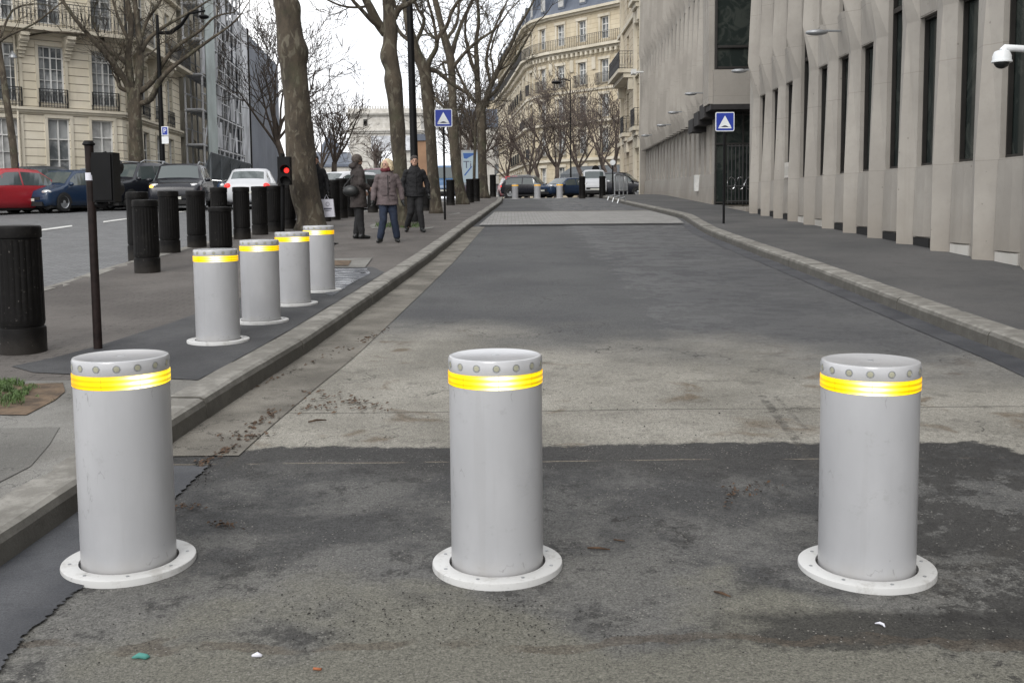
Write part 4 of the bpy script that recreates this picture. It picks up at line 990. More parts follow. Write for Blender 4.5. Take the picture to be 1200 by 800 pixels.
IP = [((27, 412), .95, 'big black ribbed iron post at the left edge nearest the camera'),
      ((173, 319), .98, 'front one of two black iron posts between the black pole and the banded bollards'),
      ((163.5, 303), 1.05, 'black iron post half hidden behind the front one right of the black signal box'),
      ((199.5, 296), 1.04, 'black iron post before the dark off-roader, left of its plate'),
      ((231, 289.5), 1.02, 'black iron post just right of the dark off-roader'),
      ((259.5, 302), .80, 'short wide black bin-like iron post behind the second banded bollard'),
      ((258, 281), 1.05, 'black iron post peeping out above the short wide one'),
      ((284, 280), 1.05, 'black iron post below the left lamp of the white hatchback'),
      ((305, 275), 1.04, 'black iron post below the plate of the white hatchback'),
      ((322, 271.5), 1.04, 'black iron post left of the small red signal'),
      ((339, 268), 1.04, 'black iron post partly behind the small red signal pole'),
      ((381, 259.5), 1.05, 'black iron post beside the white shopping bag right of the thick trunk'),
      ((392, 257.5), 1.12, 'black iron post between the shopping bag and the hooded walker'),
      ((401, 255.5), 1.15, 'black iron post close to the left of the hooded walker'),
      ((411, 254), 1.15, 'black iron post behind the left shoulder of the hooded walker'),
      ((437, 249), 1.1, 'black iron post between the hooded walker and the blonde walker'),
      ((470, 246), 1.05, 'black iron post behind the blonde walker'),
      ((500, 247), .8, 'black iron post at the feet of the man by the lamp post'),
      ((528, 240.5), 1.0, 'black iron post under the left speed bump sign'),
      ((551, 237.5), 1.0, 'black iron post under the lit poster panel'),
      ((558, 236), 1.0, 'black iron post right of the lit poster panel')]
for (p, sc_, lab) in IP:
    g_ = G(p[0], p[1], KERB); t = make_iron(lab) if iron is None else copy_tree(iron)
    if iron is None: iron = t
    t['label'] = lab; t.location = g_ * S; t.scale = (1.06 if sc_ == .80 else 1, 1.06 if sc_ == .80 else 1, sc_)
for px_, lab in ((683, 'black iron post left of the white van at the far end'), (706.5, 'black iron post right of the white van at the far end'), (579, 'far black iron post at the end of the left kerb')):
    t = copy_tree(iron); Y_ = 49.2; t.location = V((px_ - 600) / 1200 * Y_, Y_, gz(0, Y_) + (KERB if px_ == 579 else 0)) * S; t['label'] = lab; t.scale = (1, 1, 1.15)

# ------------------------------------------------------------------ signs, lamps, signals
def bump_sign(px_, pyc, pyb, lab, size=21.5):
    g_ = G(px_, pyb, KERB); Y_ = g_.y; t = empty('bump_sign', g_, 0, lab, 'road sign', 'blue speed bump signs')
    s_ = size / 1200 * Y_; c_ = at(px_, pyc, Y_); top = c_.z + s_ * .4
    c_.x = g_.x - .01 * (c_.z - g_.z) * 0
    mb = MB(); mb.tube([V(g_.x, Y_, g_.z), V(g_.x, Y_, top)], .027, 10); mb.build('pole', 'black_paint', t, smooth=True)
    def plate(mb, hw, y0, y1, rad):
        pts = []
        for (cx_, cz_, a0) in ((1, 1, 0), (-1, 1, 90), (-1, -1, 180), (1, -1, 270)):
            for k in range(5): a = R(a0 + 22.5 * k); pts.append((cx_ * (hw - rad) + rad * math.cos(a), cz_ * (hw - rad) + rad * math.sin(a)))
        n_ = len(pts); mb.add([V(g_.x + x, y0, c_.z + z) for x, z in pts] + [V(g_.x + x, y1, c_.z + z) for x, z in pts], [list(range(n_)), list(range(n_, 2 * n_))[::-1]] + [[i, (i + 1) % n_, n_ + (i + 1) % n_, n_ + i] for i in range(n_)])
    mb = MB(); plate(mb, s_ / 2, Y_ - .045, Y_ - .028, s_ * .09); bd = mb.build('sign_plate', 'sign_white', t)
    mb = MB(); plate(mb, s_ * .455, Y_ - .048, Y_ - .0455, s_ * .05); bl = mb.build('blue_field', 'sign_blue', bd)
    q = lambda x, z, y=-.0505: V(g_.x + x * s_, Y_ + y, c_.z + z * s_)
    mb = MB(); y2 = -.0485
    # triangle with a concave hump cut from its foot
    hump = [(-.20 + .4 * k / 8, -.27 + .075 * math.sin(math.pi * k / 8)) for k in range(9)]
    pts = [(0, .33), (.33, -.27)] + hump[::-1] + [(-.33, -.27)]
    f_ = [q(a, b_) for a, b_ in pts] ; k_ = len(pts)
    cidx = q(0, 0.0); tri = [cidx] + f_
    mb.add(tri, [(0, i + 1, (i + 1) % k_ + 1) for i in range(k_)])
    mb.add([q(-.35, -.345), q(.35, -.345), q(.33, -.285), q(-.33, -.285)], [(0, 1, 2, 3)])
    mb.build('bump_symbol', 'sign_white', bl, fix=False)
    mb = MB(); mb.add([q(0, -.275, -.0525)] + [q(a * .95, b_ - .008, -.0525) for a, b_ in hump], [(0, i + 1, i + 2) for i in range(8)]); mb.build('bump_shape', 'black_paint', bl, fix=False)
    return t
bump_sign(848, 143, 262, 'blue square speed bump sign on a black pole on the right pavement', 22)
bump_sign(521.5, 138.5, 257.5, 'blue square speed bump sign on a black pole on the left pavement', 20.5)

# small black signal seen from behind, near the left
g_ = G(115, 409, KERB); Y_ = g_.y
t = empty('pedestrian_signal', g_, 0, 'rust black pole with a small dark signal box seen from behind, by the banded bollards', 'traffic light')
tp = at(104, 165, Y_)
mb = MB(); mb.tube([g_ - V(0, 0, .05), g_.lerp(tp, .5), tp], [.030, .028, .030], 14); mb.build('pole', 'rust_pole', t, smooth=True)
mb = MB(); a = at(104, 171, Y_); mb.lathe([(.031, .0), (.042, .008), (.042, .014), (.031, .03)], 14, a - V(0, 0, .0)); mb.build('collar', 'black_paint', t, smooth=True)
sg = at(105.4, 207, Y_); mb = MB(); mb.tube([sg + V(-.0, -.0365, .03), sg + V(0, -.0365, -.03)], .0, 3) if 0 else None
pts = [sg + V(.0315 * math.sin(a), -.0315 * math.cos(a), z) for z in (-.026, .026) for a in [R(-50 + 12.5 * k) for k in range(9)]]
mb.add(pts, [(k, k + 1, k + 10, k + 9) for k in range(8)]); mb.build('sticker', 'paper_white', t, fix=False)
bx = at(124.5, 208, Y_); wd, hh = 24.5 / 1200 * Y_ / 2, 57 / 1200 * Y_ / 2
mb = MB(); n_ = 10
mb.box(bx.x - wd, bx.x + wd, Y_ - .06, Y_ + .07, bx.z - hh, bx.z + hh); mb.box(bx.x - wd * .85, bx.x + wd * .85, Y_ - .075, Y_ - .061, bx.z - hh * .92, bx.z + hh * .92)
mb.box(bx.x - wd - .02, bx.x - wd - .001, Y_ - .03, Y_ + .06, bx.z + hh * .1, bx.z + hh * .8)
hb_ = mb.build('signal_box', 'black_paint', t)
mb = MB()
for zc in (.45, -.45):
    M_ = Matrix.Rotation(R(-90), 3, 'X'); mb.lathe([(wd * .8, 0), (wd * .85, .10)], 16, (bx.x, Y_ + .07, bx.z + hh * zc), False, M=M_)
mb.build('visor', 'black_paint', hb_)
mb = MB(); mb.tube([at(104, 180, Y_), at(116, 182, Y_), at(125, 180, Y_), V(bx.x, Y_, bx.z + hh)], [.012, .014, .018, .012], 8); mb.build('bracket', 'black_paint', t, smooth=True); mb = MB(); mb.tube([at(110, 239, Y_), at(120, 241, Y_), V(bx.x, Y_, bx.z - hh)], [.014, .025, .014], 8); mb.build('bracket', 'black_paint', t, smooth=True)
# small red signal in front of the trunk
g_ = G(335, 271, KERB); Y_ = g_.y - .3
t = empty('red_signal', (g_.x, Y_, g_.z), 0, 'small black traffic signal showing a lit red lamp left of the thick tree trunk', 'traffic light')
tp = at(331, 180, Y_)
mb = MB(); mb.tube([V(g_.x, Y_, g_.z), V(tp.x, Y_, tp.z)], .042, 10); mb.build('pole', 'black_paint', t, smooth=True)
a = at(334, 202, Y_); mb = MB(); mb.box(a.x - .13, a.x + .12, Y_ - .1, Y_ + .1, at(0, 220, Y_).z, at(0, 187, Y_).z); hb_ = mb.build('signal_box', 'black_paint', t)
M_ = Matrix.Rotation(R(90), 3, 'X')
for i, (pp, mt) in enumerate((((337, 200), 'lamp_red'), ((337, 213), 'dark_gap'))):
    c_ = at(*pp, Y_); mb = MB(); mb.lathe([(.085, .0), (.085, .012), (.0001, .03)], 16, (c_.x, Y_ - .101, c_.z), False, M=M_) if 0 else mb.lathe([(.088 if i else .055, 0), (.07 if i else .045, .012), (.0001, .02)], 16, (c_.x, Y_ - .101, c_.z), False, M=M_); mb.build('lamp', mt, hb_)
    mb = MB(); rr = .11
    pts = []; 
    for k in range(11):
        a_ = R(-20 + 22 * k); pts += [V(c_.x + rr * math.cos(a_), Y_ - .101, c_.z + rr * math.sin(a_)), V(c_.x + rr * math.cos(a_), Y_ - .101 - (.16 if 2 <= k <= 8 else .06), c_.z + rr * math.sin(a_))]
    mb.add(pts, [(2 * k, 2 * k + 1, 2 * k + 3, 2 * k + 2) for k in range(10)]); mb.build('visor', 'black_paint', hb_, fix=False)
# lamp posts
Y_ = 25.0; b_ = at(487, 250, Y_); zb = gz(b_.x, Y_) + KERB; tp = at(477, -60, Y_)
t = empty('street_lamp', (b_.x, Y_, zb), 0, 'tall dark lamp post behind the man in the black coat', 'street lamp')
mb = MB(); mb.tube([V(b_.x, Y_, zb), V(b_.x, Y_, zb + .8), V(b_.x, Y_, zb + .85), V(tp.x, Y_, tp.z + 1.5)], [.13, .13, .098, .066], 14); mb.build('pole', 'black_paint', t, smooth=True)
mb = MB(); mb.lathe([(.15, 0), (.15, .12), (.13, .2)], 14, (b_.x, Y_, zb)); mb.build('foot', 'black_paint', t, smooth=True)
mb = MB(); q = V(tp.x, Y_, tp.z + 1.4); mb.tube([q, q + V(.3, 0, .5), q + V(1.1, 0, .6)], .05, 8); mb.ico(q + V(1.4, 0, .55), (.45, .16, .1), None, 2); mb.build('lamp_arm', 'black_paint', t, smooth=True)
Y_ = 41.5; b_ = at(192.5, 240, Y_); zb = gz(b_.x, Y_) + .12; tp = at(184, 18, Y_)
t = empty('street_lamp', (b_.x, Y_, zb), 0, 'dark lamp post with curved arm and parking sign in front of the corner house', 'street lamp')
mb = MB(); mb.tube([V(b_.x, Y_, zb), V(b_.x, Y_, zb + 1.5), at(187, 90, Y_), tp], [.16, .11, .085, .06], 12); mb.build('pole', 'black_paint', t, smooth=True)
mb = MB(); mb.tube([at(185, 39, Y_), at(200, 38.5, Y_ - .3), at(212, 30, Y_ - .6), at(222, 16, Y_ - .9), at(240, 13, Y_ - 1.2)], [.06, .09, .07, .05, .04], 8)
mb.ico(at(239, 20, Y_ - 1.1), (.2, .2, .09), None, 2); mb.build('lamp_arm', 'black_paint', t, smooth=True)
c_ = at(193.5, 154, Y_); mb = MB(); mb.box(c_.x - .1, c_.x + .17, Y_ - .14, Y_ - .12, c_.z - .18, c_.z + .18); mb.box(c_.x - .1, c_.x + .17, Y_ - .14, Y_ - .12, c_.z - .5, c_.z - .21); sp = mb.build('parking_sign', 'sign_white', t)
mb = MB(); mb.box(c_.x - .07, c_.x + .14, Y_ - .144, Y_ - .141, c_.z - .15, c_.z + .15); bf = mb.build('blue_field', 'sign_blue', sp)
def text3d(s_, size, loc, rot, mat, parent, name='lettering', align='CENTER'):
    cu = bpy.data.curves.new(name, 'FONT'); cu.body = s_; cu.size = size; cu.align_x = align; cu.align_y = 'CENTER'; cu.extrude = .002
    o = bpy.data.objects.new(name, cu); COL.objects.link(o); o.rotation_euler = rot; o.location = loc
    dg = bpy.context.evaluated_depsgraph_get(); me = bpy.data.meshes.new_from_object(o.evaluated_get(dg)); mw = Matrix.Translation(loc) @ Matrix.Rotation(rot[2], 4, 'Z') @ Matrix.Rotation(rot[0], 4, 'X')
    bpy.data.objects.remove(o); me.materials.clear(); me.materials.append(MATS[mat]); off = V(0, 0, 0); p = parent
    while p is not None: off += Vector(p.location); p = p.parent
    me.transform(mw); me.transform(Matrix.Translation(-off))
    o = bpy.data.objects.new(name, me); COL.objects.link(o); o.parent = parent; return o
text3d('P', .27, V(c_.x + .035, Y_ - .147, c_.z) * S, (R(90), 0, 0), 'sign_white', bf)
Y_ = 85; b_ = at(669, 232, Y_); tp = at(667.5, 92, Y_)
t = empty('street_lamp', (b_.x, Y_, 1.5), 0, 'far thin lamp post with a left pointing arm before the apartment house', 'street lamp')
mb = MB(); mb.tube([V(b_.x, Y_, 1.5), V(b_.x, Y_, 5), V(b_.x, Y_, tp.z)], [.09, .055, .04], 8); mb.build('pole', 'black_paint', t)
mb = MB(); q = V(b_.x, Y_, tp.z - .2); mb.tube([q, q + V(-.6, 0, .15), q + V(-.9, 0, 0)], .05, 6); mb.ico(q + V(-1.1, 0, -.12), (.45, .3, .14), None, 2); mb.build('lamp_arm', 'black_paint', t)
# far round signs
for px_, pyc, Yd, r_, lab in ((698, 198, 58, .2, 'small round road sign seen from behind over the white van'), (718, 190.5, 60, .16, 'pale round road sign at the far right of the junction')):
    b_ = at(px_, 231, Yd); c_ = at(px_, pyc, Yd); t = empty('round_sign', (b_.x, Yd, 1.5), 0, lab, 'road sign')
    mb = MB(); mb.tube([V(b_.x, Yd, 1.5), V(b_.x, Yd, c_.z)], .04, 6); mb.build('pole', 'black_paint', t)
    mb = MB(); mb.lathe([(.0001, 0), (r_, 0), (r_, .03), (.0001, .03)], 20, (b_.x, Yd - .05, c_.z), False, M=Matrix.Rotation(R(90), 3, 'X')); mb.build('disc', 'black_paint' if px_ == 698 else 'sign_white', t)
# lit poster panel
Y_ = 50; p0, p1 = at(541.5, 178.5, Y_), at(561, 214, Y_)
t = empty('poster_panel', ((p0.x + p1.x) / 2, Y_, gz(-2, 50) + .1), 0, 'backlit pale blue advertising panel behind the tree trunks', 'advertising panel')
mb = MB(); mb.box(p0.x - .05, p1.x + .05, Y_, Y_ + .25, p1.z - .1, p0.z + .1); mb.box((p0.x + p1.x) / 2 - .2, (p0.x + p1.x) / 2 + .2, Y_ + .05, Y_ + .2, 1.4, p1.z - .1); mb.build('frame', 'grey_metal', t)
mb = MB(); mb.box(p0.x + .02, p1.x - .02, Y_ - .02, Y_ - .001, p1.z, p0.z); ps = mb.build('screen', 'poster_lit', t)
mb = MB(); yy = Y_ - .024; W_ = p1.x - p0.x; H_ = p0.z - p1.z; q = lambda a, b_: V(p0.x + .02 + (W_ - .04) * a, yy, p0.z - H_ * b_)
mb.add([q(.03, .03), q(.97, .03), q(.6, .12), q(.25, .22), q(.08, .2)], [(0, 1, 2, 3, 4)]); mb.add([q(.08, .75), q(.14, .78), q(.62, .48), q(.55, .46)], [(0, 1, 2, 3)]); mb.build('blue_shape', 'poster_blue', ps, fix=False)
text3d('Ti', .55, q(.32, .42) * S + V(0, -.01, 0), (R(90), 0, 0), 'ink', ps)
# crowd barriers and bike stands at the far right
for i, (px_, Yd, lab) in enumerate(((726, 50.5, 'grey steel crowd barrier at the far right kerb, nearer one'), (731, 54, 'grey steel crowd barrier behind the nearer one'))):
    c_ = V((px_ - 600) / 1200 * Yd, Yd, gz(4, Yd) + KERB); t = empty('crowd_barrier', c_, 0, lab, 'barrier', 'steel crowd barriers at the far right')
    d_ = V(.25 + .1 * i, .97, 0) * .0 + V(.26, .45, 0); mb = MB(); a, b_ = c_ - d_, c_ + d_
    mb.tube([a + V(0, 0, .0), a + V(0, 0, .95), a.lerp(b_, .08) + V(0, 0, 1.0), b_.lerp(a, .08) + V(0, 0, 1.0), b_ + V(0, 0, .95), b_], .035, 6); mb.tube([a + V(0, 0, .22), b_ + V(0, 0, .22)], .03, 6); mb.build('frame', 'grey_metal', t)
    mb = MB()
    for k in range(1, 8): q_ = a.lerp(b_, k / 8); mb.tube([q_ + V(0, 0, .22), q_ + V(0, 0, 1)], .018, 4)
    mb.build('bars', 'grey_metal', t)
for i, (px_, py_, lab) in enumerate(((717, 236, 'leftmost low steel hoop at the far right kerb'), (723, 237.5, 'middle low steel hoop at the far right kerb'), (729, 239.5, 'rightmost low steel hoop at the far right kerb'))):
    Yd = 44 - 2 * i; c_ = V((px_ - 600) / 1200 * Yd, Yd, gz(4, Yd) + .03)
    mb = MB(); mb.tube([c_ + V(-.18, -.1, 0), c_ + V(-.12, -.06, .16), c_ + V(.12, .06, .24), c_ + V(.18, .1, 0)], .03, 6)
    tag(mb.build('hoop', 'grey_metal'), lab, 'bike stand', 'low steel hoops')

# ------------------------------------------------------------------ trees
def branch(mb, p, d, L, r, lev, rg, up=.12, minr=.006, wob=.22, kids=(3, 5), sides=5, span=(.55, .75)):
    n_ = 5 if lev > 0 else 4; pts = [p]; rad = [r]; dd = d.normalized()
    for i in range(n_):
        dd = (dd + V(rg.gauss(0, wob), rg.gauss(0, wob), rg.gauss(0, wob) + up)).normalized(); pts.append(pts[-1] + dd * (L / n_)); rad.append(max(minr, r * (1 - .72 * (i + 1) / n_)))
    mb.tube(pts, rad, sides if lev > 1 else (4 if lev == 1 else 3), caps=False)
    if lev <= 0: return
    for k in range(rg.randint(*kids)):
        f_ = rg.uniform(.2, .95); i = min(int(f_ * n_), n_ - 1); q = pts[i].lerp(pts[i + 1], f_ * n_ - i); dr = (pts[i + 1] - pts[i]).normalized()
        ax_ = dr.orthogonal().normalized(); ax_ = Matrix.Rotation(rg.uniform(0, 6.28), 3, dr) @ ax_
        nd = (dr * math.cos(R(rg.uniform(28, 60))) + ax_ * math.sin(R(rg.uniform(28, 60)))).normalized()
        branch(mb, q, nd, L * rg.uniform(*span), max(minr, rad[i] * rg.uniform(.45, .65)), lev - 1, rg, up, minr, wob, kids, sides, span)
def spline(pts, n=4):
    out = []; P_ = [pts[0]] + list(pts) + [pts[-1]]
    for i in range(1, len(P_) - 2):
        for k in range(n):
            t = k / n; a, b_, c_, d_ = P_[i - 1], P_[i], P_[i + 1], P_[i + 2]
            out.append(tuple(.5 * ((2 * b_[j]) + (-a[j] + c_[j]) * t + (2 * a[j] - 5 * b_[j] + 4 * c_[j] - d_[j]) * t * t + (-a[j] + 3 * b_[j] - 3 * c_[j] + d_[j]) * t ** 3) for j in range(len(b_))))
    out.append(tuple(pts[-1])); return out
def tree(name, lab, Y_, trunk, limbs, seed, base_z, twigs=(4, 7, 1.6, 1), group='bare plane trees', sides=20, ttw=0, mat='bark', minr=.006, up=.1):
    """trunk: (px, py, radius px); limbs: lists of (px, py, rpx, dY)"""
    rg = random.Random(seed); k_ = Y_ / 1200
    T = spline([(at(x, y, Y_).x, Y_, at(x, y, Y_).z, r * k_) for x, y, r in trunk])
    t = empty(name, (T[0][0], Y_, base_z), 0, lab, 'tree', group)
    mb = MB(); pts = [V(a, b_, c_) for a, b_, c_, _ in T]; pts[0].z = min(pts[0].z, base_z - .05)
    if pts[0].z > base_z: pts.insert(0, V(pts[0].x, Y_, base_z - .05)); T.insert(0, T[0])
    fn = lambda p, th, i: 1 + .09 * noise.noise(V(math.cos(th) * 1.2, math.sin(th) * 1.2, p.z * 2.2 + seed)) + .07 * noise.noise(V(math.cos(th) * 2.5, math.sin(th) * 2.5, p.z * .8 + seed * 3)) + (.25 * math.exp(-(p.z - base_z) * 7) if p.z > base_z - .2 else .25)
    mb.tube(pts, [q[3] for q in T], sides, fn=fn); mb.build('trunk', mat, t, smooth='all')
    mb = MB()
    for lb in limbs:
        Lp = spline([(at(x, y, Y_ + dy).x, Y_ + dy, at(x, y, Y_ + dy).z, r * k_) for x, y, r, dy in lb], 3)
        P_ = [V(*q[:3]) for q in Lp]; mb.tube(P_, [q[3] for q in Lp], 8, fn=lambda p, th, i: 1 + .14 * noise.noise(V(math.cos(th), math.sin(th), p.z * 3 + p.x * 2)))
        nk, _, tl, lv = twigs
        for k in range(rg.randint(twigs[0], twigs[1])):
            i = rg.randint(max(1, len(P_) // 5), len(P_) - 2); dr = (P_[i + 1] - P_[i]).normalized(); ax_ = Matrix.Rotation(rg.uniform(0, 6.28), 3, dr) @ dr.orthogonal().normalized()
            branch(mb, P_[i], dr * .7 + ax_ * .7 + V(0, 0, .15), tl * rg.uniform(.6, 1.2), max(minr * 1.5, Lp[i][3] * rg.uniform(.3, .5)), lv, rg, up, minr)
        branch(mb, P_[-1], P_[-1] - P_[-2], tl, Lp[-1][3] * .95, lv, rg, up, minr)
    if ttw:
        n_ = len(pts)
        for k in range(ttw):
            i = rg.randint(int(n_ * .55), n_ - 2); a = rg.uniform(0, 6.28); branch(mb, pts[i], V(math.cos(a), math.sin(a), .7), twigs[2] * 1.5, T[i][3] * .4, twigs[3], rg, up, minr)
    mb.build('crown', mat, t, smooth='all'); return t
# thick near trunk
tree('plane_tree', 'thick knobbly plane tree trunk standing behind the four banded pavement bollards', 22.0,
     [(365, 265, 16.5), (363, 250, 16), (357, 222, 17), (353, 190, 16.8), (350, 150, 16), (347, 105, 14.5), (344, 80, 14.8), (343, 62, 17.5), (340, 45, 15), (338, 25, 14.2), (337, 10, 14.8), (334, 0, 13.6), (331, -30, 12.5), (330, -80, 11)],
     [[(330, -40, 7, 0), (318, -70, 6, -.5), (300, -120, 4, -1)], [(331, -60, 7, 0), (345, -95, 6, .5), (365, -130, 4, 1)], [(330, -80, 8, 0), (328, -110, 6, 0), (332, -150, 4, .3)]], 11, gz(-4, 22) + KERB, (3, 5, 1.8, 2), sides=26)
tree('plane_tree', 'wide branching plane tree in front of the cream corner house', 42.0,
     [(160, 240, 9), (160, 195, 8.3), (159, 160, 7.8), (158, 135, 7.6), (158, 118, 8.2), (159, 104, 7)],
     [[(156, 120, 4, 0), (148, 97, 4, -.2), (138, 82, 3.6, -.5), (125, 65, 3.2, -.8), (110, 48, 2.8, -1), (90, 25, 2.3, -1.3), (70, -3, 1.8, -1.5), (50, -25, 1.2, -1.5)],
      [(157, 115, 5, 0), (152, 88, 4.6, .1), (150, 60, 4, .2), (154, 30, 3.4, .3), (149, 0, 2.8, .4), (147, -30, 2, .4)],
      [(161, 112, 5, 0), (164, 80, 4.6, .2), (164, 50, 4, .4), (160, 20, 3.2, .5), (156, -20, 2.2, .6)],
      [(164, 122, 3.6, 0), (177, 116, 3.5, -.3), (187, 96, 3, -.6), (201, 80, 2.5, -.8), (225, 62, 2.0, -1), (250, 44, 1.5, -1.2), (270, 30, 1, -1.3), (284, 15, .7, -1.4)],
      [(164, 108, 3.5, 0), (178, 96, 3.3, -.2), (190, 76, 2.8, -.3), (207, 55, 2.3, -.5), (235, 36, 1.7, -.6), (252, 20, 1.2, -.7), (274, 15, .7, -.8)],
      [(165, 62, 3, .3), (175, 45, 2.6, .5), (195, 30, 2.0, .7), (220, 16, 1.5, .9), (243, 2, 1, 1)],
      [(153, 108, 2.4, 0), (141, 103, 2.4, -.2), (138, 93, 2.1, -.2), (134, 80, 1.3, -.3)],
      [(149, 75, 3, .1), (131, 60, 2.4, .5), (118, 44, 2, .8), (105, 18, 1.5, 1), (95, -6, 1, 1.2)],
      [(141, 85, 1.8, -.3), (120, 50, 1.6, -.6), (100, 41, 1.4, -.8), (60, 38, 1.1, -1), (30, 43, .8, -1.1), (0, 52, .6, -1.2)],
      [(163, 52, 2.4, .4), (172, 25, 2, .6), (186, 5, 1.5, .8), (198, -18, 1.1, 1)],
      [(152, 50, 2.2, .2), (140, 25, 1.8, .1), (132, 0, 1.3, 0), (125, -20, 1, 0)]], 21, gz(-14, 42) + .12, (4, 7, 1.3, 2), minr=.007)
tree('plane_tree', 'slim leaning tree at the left edge above the red car', 38, [(20, 240, 4.2), (18, 200, 4), (14, 160, 4), (8, 120, 3.8), (3, 85, 3.4), (-2, 50, 3)],
     [[(-2, 50, 2, 0), (10, 42, 1.5, -.2), (40, 28, 1.1, -.5), (70, 5, .8, -.6)], [(0, 60, 2, 0), (-14, 30, 1.6, 0), (-20, 0, 1.2, 0)], [(0, 45, 1.5, 0), (15, 12, 1.2, .3), (40, 5, .8, .4)]], 4, gz(-17, 38) + .12, (3, 4, 1.1, 1))
tree('plane_tree', 'knobbly plane tree trunk right behind the blonde walker', 22.6,
     [(471, 268, 9), (470, 240, 8.6), (469, 200, 8.4), (466.5, 165, 8.6), (465, 140, 8.6), (463, 118, 9.2), (460.5, 95, 10.4), (459.5, 82, 8.8), (456, 67, 10.5), (457, 52, 8.2), (457.5, 35, 8.6), (456, 15, 7), (454, -5, 6.3), (450, -40, 5), (449, -80, 4)],
     [[(452, 40, 5.5, 0), (442, 26, 5.2, -.1), (433, 8, 4.8, -.2), (424, -12, 4, -.3), (418, -50, 3, -.4)],
      [(450, 36, 3, 0), (436, 25, 2.6, -.3), (424, 12, 2.2, -.5), (411, -3, 1.9, -.7), (400, -30, 1.5, -.9)],
      [(462, 22, 3.6, 0), (468, 10, 3.4, -.1), (480, 4, 2.8, -.2), (489, -4, 2.4, -.3), (500, -30, 2, -.4)],
      [(428, 8, 1.4, -.2), (415, 9, 1.3, -.2), (400, 7, 1.2, -.3), (384, 0, 1.1, -.4), (370, -10, .8, -.5)]], 31, gz(-2.5, 22.6) + KERB, (2, 4, .9, 2))
tree('plane_tree', 'plane tree with a forked crown right of the tall lamp post', 30.0,
     [(511, 250, 7), (510, 230, 6.6), (507, 200, 6.4), (505, 165, 6.3), (502.5, 130, 7), (500, 100, 7), (497, 82, 6.6), (488, 62, 5.8), (484, 50, 5.6), (478, 25, 4.4), (475, 0, 4), (472, -40, 3)],
     [[(501, 88, 3.4, 0), (503, 72, 3, -.1), (511, 58, 2.8, -.2), (513, 45, 2.5, -.3), (524, 30, 2.2, -.4), (530, 12, 1.9, -.4), (543, -6, 1.6, -.5)],
      [(503, 82, 3, 0), (512, 84, 2.8, .1), (522, 92, 2.6, .2), (532, 100, 2.4, .2), (545, 108, 1.8, .3), (556, 118, 1, .4)],
      [(487, 50, 2.6, 0), (493, 38, 2.4, .1), (497, 22, 2, .2), (488, 8, 1.7, .3), (484, -10, 1.4, .3)],
      [(506, 112, 2.4, 0), (514, 120, 2, -.2), (522, 127, 1.2, -.4)],
      [(480, 48, 2.4, 0), (470, 40, 2.2, .2), (463, 28, 2, .3), (455, 5, 1.3, .4)],
      [(512, 50, 2, -.3), (508, 25, 1.7, -.3), (501, 0, 1.4, -.3)]], 41, gz(-2.3, 30) + KERB, (3, 5, 1.1, 2))
tree('plane_tree', 'plane tree trunk directly right of the left speed bump sign', 38.0,
     [(542, 239, 7), (540, 228, 6.5), (537, 210, 6.2), (534, 190, 6), (532, 165, 5.8), (531, 140, 5.4), (530, 110, 4.6), (529.5, 85, 4.3), (527, 65, 5), (521, 45, 4.4), (516, 25, 3.6), (511, 5, 3.4), (505, -20, 2.6)],
     [[(528, 70, 3, 0), (533, 50, 2.6, .1), (540, 30, 2.2, .2), (548, 12, 1.8, .3), (558, -6, 1.4, .3)],
      [(530, 80, 2.4, 0), (545, 62, 2, -.2), (560, 48, 1.7, -.4), (578, 36, 1.3, -.5), (592, 20, 1, -.6)],
      [(527, 75, 1.6, 0), (519, 73, 1.8, 0), (523, 88, .9, 0)],
      [(518, 35, 2.2, 0), (512, 45, 1.8, .2), (502, 40, 1.4, .4), (494, 30, 1, .5)],
      [(522, 48, 2.2, 0), (535, 28, 1.8, .2), (538, 5, 1.4, .3)]], 51, gz(-1.8, 38) + KERB, (3, 5, 1.2, 2), minr=.008)
tree('plane_tree', 'plane tree with upswept twin limbs right of the lit poster panel', 46.5,
     [(567, 230, 6.4), (566, 215, 5.6), (565, 190, 5.2), (564.5, 165, 5), (564, 145, 5.4), (563, 128, 5.6), (563, 118, 4)],
     [[(562, 130, 4, 0), (560, 110, 3.6, 0), (559, 80, 3, .1), (558, 50, 2.4, .2), (561, 25, 2, .3), (559, -5, 1.5, .4)],
      [(566, 128, 3.4, 0), (572, 108, 3, -.1), (580, 90, 2.6, -.2), (588, 72, 2.4, -.3), (598, 55, 2, -.4), (606, 35, 1.7, -.5), (618, 15, 1.3, -.6), (630, -8, 1, -.7)],
      [(568, 118, 2.6, 0), (580, 108, 2.2, .4), (592, 88, 1.8, .6), (604, 70, 1.5, .7), (618, 45, 1.1, .8), (630, 25, .8, .8)],
      [(557, 120, 2.2, 0), (548, 108, 1.9, .2), (540, 92, 1.5, .3), (530, 70, 1.1, .5)],
      [(560, 95, 2, 0), (552, 70, 1.7, -.4), (545, 40, 1.4, -.6), (548, 10, 1, -.8)],
      [(575, 98, 2, -.1), (570, 70, 1.8, -.3), (577, 40, 1.4, -.5), (590, 10, 1, -.8)],
      [(571, 125, 1.6, .1), (578, 85, 1.3, .5), (575, 60, 1, .8), (585, 30, .8, 1)]], 61, gz(-1, 46.5) + KERB, (3, 5, 1.6, 2), minr=.010)
tree('young_tree', 'thin young tree standing in front of the lit poster panel', 42, [(555, 233, 2.2), (555.5, 215, 1.8), (556, 190, 1.7), (557, 165, 1.5), (557, 140, 1.2)], [[(556.5, 165, 1, 0), (552, 140, .9, .2), (548, 110, .7, .3)], [(557, 150, 1, 0), (563, 130, .8, -.2), (570, 110, .6, -.3)]], 66, gz(-1.5, 42) + KERB, (3, 5, 1.2, 2), minr=.008)
